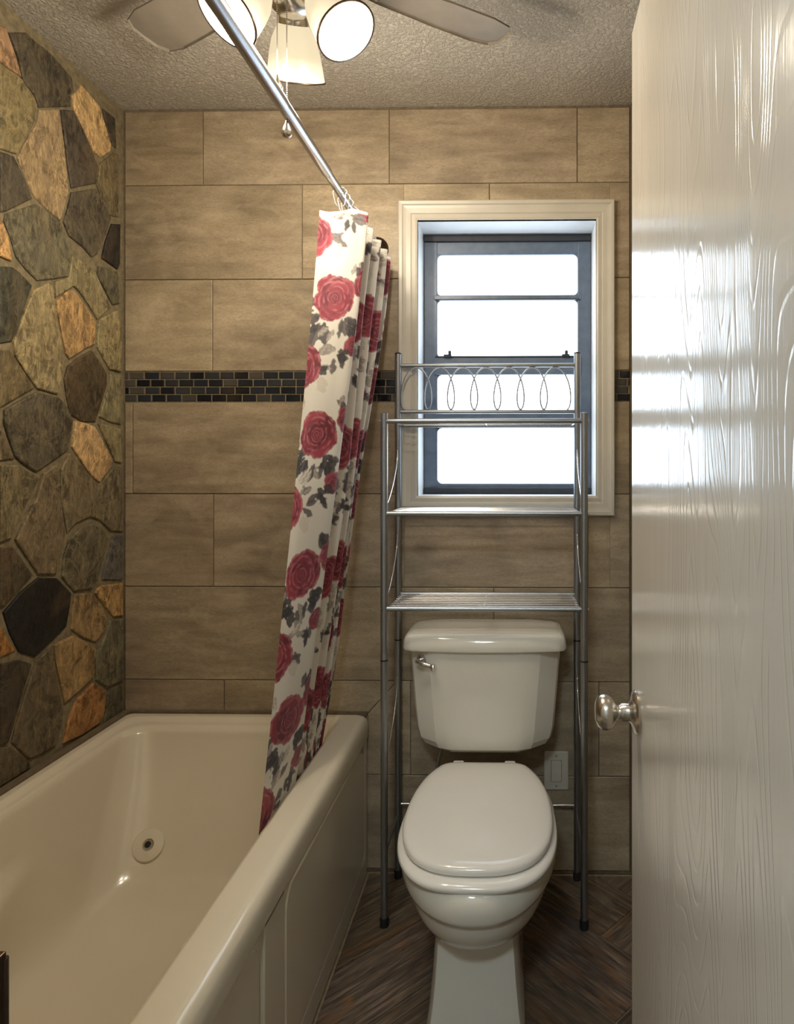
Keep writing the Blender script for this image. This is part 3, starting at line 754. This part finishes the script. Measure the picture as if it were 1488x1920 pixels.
ped = [foot(0.094, 0.10, 1.497, 1.93, 0.235), foot(0.096, 0.10, 1.495, 1.93, 0.205), foot(0.101, 0.10, 1.490, 1.93, 0.13), foot(0.108, 0.105, 1.484, 1.94, 0.06), foot(0.114, 0.11, 1.478, 1.95, 0.02), foot(0.115, 0.112, 1.477, 1.955, 0.0005)]
B().loft(ped, True, True).build('pedestal', 'toilet', toi, True, 42)
# tank with chamfered front corners
def tk(w_, yf, h, c=0.07, d=0.045, bow=0.006, r=0.012):
    yb_ = 2.084
    P = [(w_-r, yb_), (w_, yb_-r), (w_, yf+d+0.012), (w_-0.006, yf+d), (w_-c+0.010, yf+0.008), (w_-c-0.012, yf+0.001), (0.10, yf-bow*0.7), (0.05, yf-bow), (0, yf-bow*1.1)]
    P = P+[(-x, y) for x, y in P[-2::-1]]
    return [(TC+x, y, h) for x, y in P]
tr_ = [tk(0.140, 1.955, 0.464, 0.045, 0.035), tk(0.166, 1.932, 0.4655, 0.05, 0.04), tk(0.186, 1.920, 0.476, 0.06), tk(0.198, 1.914, 0.495, 0.066), tk(0.206, 1.911, 0.53), tk(0.212, 1.909, 0.60), tk(0.219, 1.907, 0.69), tk(0.2265, 1.905, 0.775)]
B().loft(tr_, True, True).build('tank', 'toilet', toi, True, 16)
def lidr(w_, yf, h, c=0.05, d=0.03, r=0.02):
    yb_ = 2.088
    P = [(w_-r, yb_), (w_-r*0.3, yb_-r*0.3), (w_, yb_-r), (w_, yf+d), (w_-0.008, yf+d*0.45), (w_-c*0.55, yf+d*0.12), (w_-c*1.4, yf-0.001), (0.08, yf-0.009), (0, yf-0.011)]
    P = P+[(-x, y) for x, y in P[-2::-1]]
    return [(TC+x, y, h) for x, y in P]
ld = [lidr(0.230, 1.905, 0.768), lidr(0.2395, 1.896, 0.770), lidr(0.2415, 1.894, 0.775), lidr(0.2395, 1.897, 0.790), lidr(0.2375, 1.901, 0.801), lidr(0.233, 1.906, 0.809), lidr(0.227, 1.915, 0.8135), lidr(0.212, 1.935, 0.816), lidr(0.15, 1.96, 0.819)]
B().loft(ld, True, True).build('tank_lid', 'toilet', toi, True, 40)
fl_ = B().lathe([(0.017, -0.004), (0.017, 0.004), (0.013, 0.009), (0.004, 0.010)], (TC-0.185, 1.929, 0.737), (-0.5, -0.86, 0), 20, True, True).build('flush_lever', 'chrome', toi, True, 40)
B().tube(spline([(TC-0.190, 1.921, 0.738), (TC-0.196, 1.905, 0.738), (TC-0.180, 1.893, 0.736), (TC-0.155, 1.888, 0.730), (TC-0.143, 1.888, 0.724)], 5), [0.0065]*16+[0.009, 0.0105, 0.011, 0.0105, 0.007], 10).build('arm', 'chrome', fl_, True, 60)
# hose from wall stop behind the bowl
B().tube(spline([(TC-0.13, 2.09, 0.17), (TC-0.16, 2.05, 0.17), (TC-0.165, 2.03, 0.25), (TC-0.15, 2.02, 0.38), (TC-0.13, 2.01, 0.468)], 6), 0.006, 8).build('supply_hose', 'wire', toi, True)

# ------------------------------------------------------------------ storage rack over the toilet
rk = empty('storage_rack', 'silver metal over-the-toilet shelf rack with looped wire back', 'rack')
LX0, LX1, LYF, LYB = -0.3765, 0.1915, 1.855, 2.074
for x in (LX0, LX1):
    for y, top in ((LYF, 1.456), (LYB, 1.664)):
        lg = B().tube([(x, y, 0.022), (x, y, top)], 0.0105, 16).build('leg', 'rack', rk, True, 50)
        B().lathe([(0.0125, 0.0), (0.0128, 0.02), (0.0118, 0.026)], (x, y, 0.0005), (0, 0, 1), 16, True, True).build('foot', 'rubber', lg, True, 40)
        B().lathe([(0.0108, 0), (0.0108, 0.003), (0.004, 0.006)], (x, y, top), (0, 0, 1), 16, True, True).build('cap', 'rubber' if top > 1.5 else 'rack', lg, True, 40)
        B().lathe([(0.0109, 0), (0.0109, 0.004)], (x, y, 0.755), (0, 0, 1), 16, True, True).build('joint_ring', 'rubber', lg, True, 40)
def rail(name, a, b, r=0.0065, parent=rk, mat='rack', n=12): return B().tube([a, b], r, n).build(name, mat, parent, True, 50)
rail('back_rail', (LX0, LYB, 1.628), (LX1, LYB, 1.628), 0.0065); rail('back_rail', (LX0, LYB, 1.481), (LX1, LYB, 1.481), 0.0065)
# looping wire in the back panel, each arch a wire of its own
pt, bb = 0.0735, 0.027
zc, am = 1.5545, 0.0665
xc = (LX0+LX1)/2-0.005
for k in range(-3, 4):
    x0 = xc+k*pt
    pts = [(x0+pt*t/(2*PI)+bb*math.sin(t), LYB-0.004, zc+am*math.cos(t)) for t in [(-PI+2*PI*q/32) for q in range(33)]]
    B().tube(pts, 0.0023, 8).build('looped_wire', 'rack', rk, True)
for h in (1.437, 1.174, 0.903):
    sh = B().tube([(LX0, LYF, h), (LX1, LYF, h)], 0.0075, 12).tube([(LX0, LYB, h), (LX1, LYB, h)], 0.0060, 12).build('shelf', 'rack', rk, True, 50)
    for q in range(1, 9):
        y = LYF+(LYB-LYF)*q/9
        rail('shelf_wire', (LX0+0.012, y, h+0.003), (LX1-0.012, y, h+0.003), 0.0018, sh, 'wire', 6)
    for x in (LX0+0.018, (LX0+LX1)/2, LX1-0.018):
        rail('cross_wire', (x, LYF, h+0.0005), (x, LYB, h+0.0005), 0.0022, sh, 'wire', 6)
    for x in (LX0, LX1):
        B().lathe([(0.005, 0), (0.005, 0.003), (0.001, 0.005)], (x+(0.0095 if x > 0 else -0.0095), LYF, h), (1 if x > 0 else -1, 0, 0), 12, False, True).build('bolt', 'wire', sh, True)
for x in (LX0, LX1):
    for z0, z1 in ((1.185, 1.43), (0.915, 1.165), (0.45, 0.72)):
        d = z1-z0
        B().tube(spline([(x, LYF+0.010, z0+0.02*d), (x, LYF+0.075, z0+0.12*d), (x, LYF+0.15, z0+0.34*d), (x, LYB-0.022, z0+0.56*d), (x, LYB-0.011, z0+0.72*d)], 6), 0.0022, 6).build('side_wire', 'wire', rk, True)
        B().tube(spline([(x, LYF+0.010, z0+0.98*d), (x, LYF+0.020, z0+0.75*d), (x, LYF+0.024, z0+0.5*d), (x, LYF+0.020, z0+0.3*d), (x, LYF+0.010, z0+0.1*d)], 6), 0.0022, 6).build('side_wire', 'wire', rk, True)
    rail('side_stretcher', (x, LYF, 0.20), (x, LYB, 0.20), 0.004, rk, 'rack', 8)
rail('stretcher', (LX0, LYB, 0.234), (LX1, LYB, 0.234), 0.0048, rk, 'wire', 10)

# ------------------------------------------------------------------ wall plate
pw = empty('switch_plate', 'ivory wall plate with rocker low on the tiled wall beside the toilet', 'switch plate')
PX, PZ = 0.127, 0.3335
pmap = lambda u, v, w_: (PX+u, BACK-0.0004-w_, PZ+v)
prism(rr2(-0.0385, 0.0385, -0.061, 0.061, 0.004, 3), 0, 0.006, 0.002, pmap).build('plate', 'plastic', pw)
prism(rr2(-0.0172, 0.0172, -0.034, 0.034, 0.002, 2), 0.0058, 0.0062, 0.0, pmap).build('gap', 'black', pw)
prism(rr2(-0.0162, 0.0162, -0.033, 0.033, 0.002, 2), 0.0058, 0.0095, 0.001, pmap, (0, -0.03)).build('rocker', 'plastic', pw)
prism(rr2(-0.006, 0.006, -0.003, 0.003, 0.001, 2), 0.0090, 0.0108, 0.0005, pmap).build('button', 'plastic', pw)
for z in (-0.048, 0.048):
    B().lathe([(0.003, 0), (0.0028, 0.001), (0.001, 0.0014)], (PX, BACK-0.0063, PZ+z), (0, -1, 0), 10, True, True).build('screw', 'nickel', pw)

# ------------------------------------------------------------------ shower rod, rings, curtain
RX, RZ = -0.450, 2.008
rod = empty('shower_rod', 'satin steel tension shower rod running along the tub', 'curtain rod')
B().tube([(RX, 1.47, RZ), (RX, BACK-0.004, RZ)], 0.0105, 20).build('inner_tube', 'steel', rod, True, 50)
B().tube([(RX, FRONT+0.003, RZ), (RX, 1.245, RZ), (RX, 1.25, RZ)], [0.0135, 0.0135, 0.0128], 20).build('outer_tube', 'steel', rod, True, 50)
B().tube([(RX, 1.25, RZ), (RX, 1.545, RZ), (RX, 1.55, RZ)], [0.0125, 0.0125, 0.0112], 20).build('middle_tube', 'steel', rod, True, 50)
B().lathe([(0.038, 0.0), (0.038, 0.004), (0.034, 0.012), (0.02, 0.02), (0.014, 0.024)], (RX, BACK-0.0006, RZ), (0, -1, 0), 32, True, True).build('flange', 'bronze', rod, True, 40)
B().lathe([(0.034, 0.0), (0.034, 0.006), (0.018, 0.018)], (RX, FRONT+0.0006, RZ), (0, 1, 0), 28, True, True).build('flange', 'nickel', rod, True, 40)

# curtain path in plan: zigzag folds at the rod, spread along the rim inside the tub below
top = [(-0.506, 1.672), (-0.470, 1.657), (-0.420, 1.660), (-0.381, 1.676), (-0.470, 1.742), (-0.386, 1.782), (-0.492, 1.832), (-0.387, 1.876), (-0.492, 1.918), (-0.388, 1.952), (-0.480, 1.990), (-0.392, 2.022), (-0.46, 2.050)]
bot = [(-0.592, 1.470), (-0.585, 1.52), (-0.5825, 1.59), (-0.581, 1.670), (-0.598, 1.685), (-0.582, 1.745), (-0.598, 1.762), (-0.582, 1.810), (-0.598, 1.825), (-0.583, 1.860), (-0.597, 1.872), (-0.585, 1.90), (-0.596, 1.915)]
NT = 12
HT, HB = 1.968, 0.395
topd = np.array([p[:] for p in spline([Vector((a, b, 0)) for a, b in top], 40)])[:, :2]
botd = np.array([p[:] for p in spline([Vector((a, b, 0)) for a, b in bot], 40)])[:, :2]
idx = np.concatenate([np.linspace(0, 122, 100), np.linspace(122, 480, 181)[1:]])
def samp(A, i):
    f = np.floor(i).astype(int).clip(0, len(A)-2); t = (i-f)[:, None]; return A[f]*(1-t)+A[f+1]*t
T = samp(topd, idx); Bo = samp(botd, idx)
NU, NV = len(idx), 760
vv = np.linspace(0, 1, NV)
# cloth coordinates: metres along the fabric and down it
seg = np.sqrt(((T[1:]-T[:-1])**2).sum(1)); segb = np.sqrt(((Bo[1:]-Bo[:-1])**2).sum(1))
cu = np.concatenate([[0], np.cumsum(np.maximum(seg, 0.6*segb))])
kk = vv**1.12
wav = 0.006*np.sin(vv*9+0.4)[None, :]*np.sin(np.linspace(0, 9, NU))[:, None]
X = T[:, None, 0]*(1-kk)+Bo[:, None, 0]*kk+wav*np.minimum(1, (1-vv)*4)[None, :]
Y = T[:, None, 1]*(1-kk)+Bo[:, None, 1]*kk+wav*0.8
sag = 0.010*np.abs(np.sin(idx/40*PI*0.5))[:, None]*np.exp(-vv*30)[None, :]
Z = (HT-(HT-HB)*vv)[None, :]-sag
U2 = np.repeat(cu[:, None], NV, 1); V2 = np.repeat((vv*(HT-HB))[None, :], NU, 0)
rg = np.random.RandomState(5)
def vnoise(u, v, sc, seed):
    r = np.random.RandomState(seed).rand(64, 64); a = u*sc; b = v*sc
    i = np.floor(a).astype(int); j = np.floor(b).astype(int); fa = a-i; fb = b-j
    fa = fa*fa*(3-2*fa); fb = fb*fb*(3-2*fb)
    g = lambda p, q: r[p % 64, q % 64]
    return (g(i, j)*(1-fa)+g(i+1, j)*fa)*(1-fb)+(g(i, j+1)*(1-fa)+g(i+1, j+1)*fa)*fb
c_ = lambda *a: np.array(lin(a))
img = np.empty((NU, NV, 3)); img[:] = c_(224, 219, 208)
UU, VV = cu, vv*(HT-HB)
img += ((vnoise(U2, V2, 9, 1)-0.5)*0.10)[..., None]
edge = lambda d, soft=0.0016: np.clip(0.5-d/(2*soft), 0, 1)
def window(cu_, cv_, R):
    i0, i1 = np.searchsorted(UU, (cu_-R, cu_+R)); j0, j1 = np.searchsorted(VV, (cv_-R, cv_+R))
    if i1 <= i0 or j1 <= j0: return None
    sl = (slice(i0, i1), slice(j0, j1)); return sl, U2[sl], V2[sl]
def paint(sl, mask, col, alpha=1.0):
    a = (mask*alpha)[..., None]; img[sl] = img[sl]*(1-a)+np.asarray(col)*a
def leaf(cu_, cv_, ang, ln, wd, col, alpha=1.0, vein=True):
    w_ = window(cu_, cv_, ln*1.1)
    if w_ is None: return
    sl, U, V = w_; du, dv = U-cu_, V-cv_; c, s = math.cos(ang), math.sin(ang)
    a = (du*c+dv*s)/ln; b = (-du*s+dv*c)
    prof = wd*np.clip(1-(2*a-1)**2, 0, None)**0.8*(0.45+1.0*vnoise(U, V, 130, 3))
    m = edge(np.abs(b)-prof)*((a > 0) & (a < 1))
    paint(sl, m, col, alpha)
    if vein: paint(sl, m*edge(np.abs(b+0.002*np.sin(a*20))-0.0010), np.asarray(col)*2.2+0.03, 0.7)
def cluster(cu_, cv_, ang, s, tone, n=5, seed=0):
    r = random.Random(seed)
    for k in range(n):
        col = [c_(48, 42, 46), c_(80, 72, 72), c_(146, 138, 130), c_(188, 180, 168)][min(3, max(0, tone+r.choice((-1, 0, 0, 1))))]
        leaf(cu_+r.uniform(-1, 1)*0.014*s, cv_+r.uniform(-1, 1)*0.014*s, ang+r.uniform(-0.9, 0.9), r.uniform(0.026, 0.046)*s, r.uniform(0.006, 0.012)*s, col, 0.92)
def rose(cu_, cv_, R, seed):
    w_ = window(cu_, cv_, R*1.5)
    if w_ is None: return
    sl, U, V = w_; r = random.Random(seed)
    nz = vnoise(U+cu_*3, V+cv_*5, 95, seed % 50); nf = vnoise(U, V, 240, 9)
    tones = [c_(138, 34, 54), c_(120, 22, 44), c_(152, 50, 66), c_(104, 14, 36), c_(130, 32, 56)]
    def petal(px, py, pr, ang, sq, tone):
        # rounded petal facing outwards along ang: dark root, paler lip, ragged brushed edge
        du, dv = U-px, V-py; c, s_ = math.cos(ang), math.sin(ang)
        a = du*c+dv*s_; b_ = (-du*s_+dv*c)/sq
        d = np.sqrt(a*a+b_*b_)*(1+0.16*(nz-0.5)+0.10*(nf-0.5))
        m = edge(d-pr, 0.0014)
        paint(sl, m, tone)
        paint(sl, m*np.clip(-a/pr*0.9+0.15, 0, 1), c_(84, 10, 32), 0.85)
        paint(sl, m*np.clip((d/pr-0.70)/0.18, 0, 1)*np.clip(a/pr*1.3+0.1, 0, 1)*np.clip(nz*1.8-0.25, 0, 1), c_(200, 118, 126), 0.8)
        paint(sl, m*np.clip((d/pr-0.93)/0.07, 0, 1), c_(74, 8, 28), 0.55)
    p = r.uniform(0, 6)
    for n, rad, pr, sq in ((7, 0.60, 0.44, 1.15), (6, 0.40, 0.38, 1.2), (5, 0.24, 0.30, 1.25), (4, 0.12, 0.20, 1.2)):
        order = list(range(n)); r.shuffle(order)
        for k in order:
            an = p+2*PI*k/n+r.uniform(-0.25, 0.25); rr_ = R*rad*r.uniform(0.88, 1.12)
            petal(cu_+rr_*math.cos(an), cv_+rr_*math.sin(an)*1.06, R*pr*r.uniform(0.88, 1.15), an, sq, tones[r.randrange(5)])
        p += 0.55
    d = np.sqrt((U-cu_)**2+(V-cv_)**2); an = np.arctan2(V-cv_, U-cu_)
    sp = d/R*9+an/(2*PI)+0.3*nz; fr = sp-np.floor(sp); m = edge(d-R*0.24, 0.004)
    paint(sl, m, c_(112, 16, 40), 0.8); paint(sl, m*(fr < 0.28), c_(190, 96, 110), 0.7)
PV, PU = 0.347, 0.250
for iu in range(-1, 6):
    for jv in range(-1, 6):
        u0 = 0.060+iu*PU; v0 = 0.232+jv*PV+(0.03 if iu % 2 else 0.0)
        sd = iu*31+jv*7+200
        cluster(u0-0.034, v0+0.064, 2.3, 1.3, 0, 8, sd); cluster(u0+0.040, v0+0.060, 0.9, 1.2, 0, 7, sd+1); cluster(u0-0.055, v0+0.03, 2.7, 1.1, 1, 4, sd+11)
        cluster(u0+0.052, v0-0.090, 1.2, 1.0, 1, 4, sd+2); cluster(u0+0.004, v0+0.074, 1.6, 1.1, 2, 3, sd+3)
        rose(u0, v0, 0.057, sd)
        u1, v1 = u0-0.074, v0-0.165
        cluster(u1+0.050, v1-0.045, -0.4, 1.0, 2, 4, sd+4); cluster(u1+0.055, v1+0.005, 0.1, 1.0, 1, 3, sd+5)
        leaf(u1+0.060, v1+0.02, 1.2, 0.045, 0.016, c_(206, 198, 184), 0.8, False)
        cluster(u1+0.0, v1+0.075, 1.5, 1.1, 3, 3, sd+6)
        rose(u1, v1, 0.055, sd+7)
        rose(u0+0.086, v0-0.040, 0.036, sd+8); rose(u0+0.066, v0+0.120, 0.026, sd+9)
        cluster(u0+0.030, v0+0.142, 0.9, 0.95, 0, 5, sd+10)
paint((slice(None), slice(None)), edge(np.abs(V2-0.004)-0.004, 0.002), c_(240, 236, 228), 0.7)
img = np.clip(img, 0.004, 0.92)
co = np.stack([X, Y, Z+0*X], -1).reshape(-1, 3)
ii, jj = np.meshgrid(np.arange(NU-1), np.arange(NV-1), indexing='ij')
a_ = (ii*NV+jj).ravel(); quads = np.stack([a_, a_+1, a_+NV+1, a_+NV], -1)
me = bpy.data.meshes.new('shower_curtain')
me.vertices.add(len(co)); me.vertices.foreach_set('co', co.astype(np.float32).ravel())
me.loops.add(quads.size); me.loops.foreach_set('vertex_index', quads.astype(np.int32).ravel())
me.polygons.add(len(quads)); me.polygons.foreach_set('loop_start', np.arange(0, quads.size, 4, dtype=np.int32))
me.polygons.foreach_set('loop_total', np.full(len(quads), 4, dtype=np.int32))
me.update(calc_edges=True); me.validate()
at = me.attributes.new('print', 'FLOAT_COLOR', 'POINT')
at.data.foreach_set('color', np.concatenate([img.reshape(-1, 3), np.ones((NU*NV, 1))], 1).astype(np.float32).ravel())
cur = link('shower_curtain', me, 'print', None, True)
tag(cur, 'white shower curtain printed with red roses, gathered at the wall', 'shower curtain')
# rings
ring_y = [1.662, 1.700, 1.735, 1.790, 1.832, 1.868, 1.905, 1.940, 1.972, 2.004, 2.034]
for i, y in enumerate(ring_y):
    lb = 'beaded wire curtain ring nearest the viewer on the shower rod' if i == 0 else ('beaded wire curtain ring nearest the tiled wall on the shower rod' if i == len(ring_y)-1 else 'beaded wire curtain ring in the bunched row on the shower rod')
    rn = empty('curtain_ring', lb, 'curtain ring', 'curtain rings on the shower rod')
    sw_ = math.radians(random.uniform(-18, 18)); sy = math.sin(sw_)
    pts = []
    for k in range(25):
        t = 2*PI*k/24+PI*1.5
        ex = 0.0175*math.cos(t)*(1.0 if math.sin(t) > 0 else 0.75); ez = 0.0175*math.sin(t)-(0.016 if math.sin(t) < -0.2 else 0)
        pts.append((RX+ex, y+sy*ex, RZ-0.003+ez))
    wr_ = B().tube(pts, 0.0012, 6, False).build('hook', 'wire', rn, True)
    for k in (4, 5, 6, 7, 8):
        t = PI*(k-3)/6
        B().lathe([(0.0004, -0.0026), (0.002, -0.0017), (0.0027, 0), (0.002, 0.0017), (0.0004, 0.0026)], (RX+0.0175*math.cos(t), y+sy*0.0175*math.cos(t), RZ-0.003+0.0175*math.sin(t)), (1, 0, 0.2), 8).build('bead', 'wire', rn, True)

MT['shade'].cycles.emission_sampling = 'NONE'
# ------------------------------------------------------------------ ceiling fan with three-shade light kit
FX, FY = -0.459, 1.322
fan = empty('ceiling_fan', 'nickel ceiling fan with three lit frosted bell shades', 'ceiling fan')
B().lathe([(0.075, 0), (0.075, 0.015), (0.06, 0.03), (0.095, 0.045), (0.105, 0.075), (0.10, 0.115), (0.085, 0.135), (0.06, 0.142)], (FX, FY, CEIL), (0, 0, -1), 40, True, True).build('motor_housing', 'nickel', fan, True, 35)
B().lathe([(0.045, 0.142), (0.048, 0.165), (0.052, 0.19), (0.045, 0.215), (0.030, 0.232), (0.012, 0.238), (0.002, 0.239)], (FX, FY, CEIL), (0, 0, -1), 32, True, True).build('switch_housing', 'nickel', fan, True, 35)
for adeg in (31, 151, 271):
    a = math.radians(adeg); c, s = math.cos(a), math.sin(a)
    out = [(0.15, 0.040), (0.20, 0.050), (0.34, 0.060), (0.44, 0.062), (0.485, 0.052), (0.50, 0.03), (0.502, 0)]
    P = [(r, w_) for r, w_ in out]+[(r, -w_) for r, w_ in out[-2::-1]]
    tilt = 0.16
    bl = prism(P, 0, 0.006, 0.002, lambda u, v, w_: (FX+u*c-v*s, FY+u*s+v*c, CEIL-0.125+w_+v*tilt)).build('blade', 'blade', fan)
    prism([(0.085, 0.012), (0.085, -0.012), (0.14, -0.02), (0.19, -0.03), (0.20, 0), (0.19, 0.03), (0.14, 0.02)], 0, 0.005, 0.001, lambda u, v, w_: (FX+u*c-v*s, FY+u*s+v*c, CEIL-0.132+w_+v*tilt*min(1, u/0.15-0.4))).build('blade_iron', 'nickel', bl)
for adeg in (104, 224, 344):
    a = math.radians(adeg); c, s = math.cos(a), math.sin(a)
    th = math.radians(36)
    ax = Vector((c*math.sin(th), s*math.sin(th), -math.cos(th)))
    nk = Vector((FX+c*0.060, FY+s*0.060, 2.262))
    arm = B().tube(spline([(FX+c*0.03, FY+s*0.03, 2.282), (FX+c*0.052, FY+s*0.052, 2.288), tuple(nk-ax*0.012), tuple(nk)], 5), 0.009, 12).build('lamp_arm', 'nickel', fan, True, 50)
    B().lathe([(0.020, -0.016), (0.030, -0.010), (0.031, 0.012), (0.029, 0.016)], nk, ax, 24, True, False).build('fitter', 'nickel', arm, True, 40)
    sh = B().lathe([(0.027, 0.004), (0.029, 0.010), (0.037, 0.020), (0.047, 0.040), (0.0535, 0.065), (0.058, 0.090), (0.062, 0.114), (0.060, 0.114), (0.0555, 0.089), (0.051, 0.065), (0.0445, 0.041), (0.034, 0.022), (0.026, 0.014)], nk, ax, 40).build('shade', 'shade', fan, True, 60)
    B().lathe([(0.0608, 0.1125), (0.0640, 0.1130), (0.0640, 0.1156), (0.0602, 0.1156)], nk, ax, 40).build('halo_ring', 'bronze', sh, True)  # dark ring added to imitate the halo outline round the bright shade
    B().lathe([(0.012, 0.012), (0.013, 0.03), (0.020, 0.045), (0.027, 0.060), (0.029, 0.072), (0.026, 0.085), (0.017, 0.095), (0.004, 0.099), (0.0005, 0.0992)], nk, ax, 24, True, True).build('bulb', 'bulb', sh, True)
    li = bpy.data.lights.new('bulb_light', 'POINT'); li.energy = LAMP_W; li.color = LAMP_COL; li.shadow_soft_size = 0.035
    lo = bpy.data.objects.new('bulb_light', li); COL.objects.link(lo); lo.location = nk+ax*0.152; lo.parent = fan
for (cx, cy, zt_, zb_) in ((FX-0.016, FY-0.032, 2.235, 2.088), (FX+0.004, FY-0.034, 2.235, 1.998)):
    ch = B().tube([(cx, cy, zt_), (cx, cy, zb_)], 0.0009, 6)
    n = int((zt_-zb_)/0.0042)
    for k in range(n):
        z = zb_+(k+0.5)*(zt_-zb_)/n
        ch.lathe([(0.0004, -0.0015), (0.0016, 0), (0.0004, 0.0015)], (cx, cy, z), (0, 0, 1), 6)
    chn = ch.build('pull_chain', 'nickel', fan, True)
    B().lathe([(0.0015, 0), (0.004, 0.008), (0.0085, 0.018), (0.0105, 0.024), (0.0105, 0.029), (0.008, 0.034), (0.003, 0.036), (0.0005, 0.0362)], (cx, cy, zb_), (0, 0, -1), 18, True, True).build('pull_knob', 'nickel', chn, True, 50)
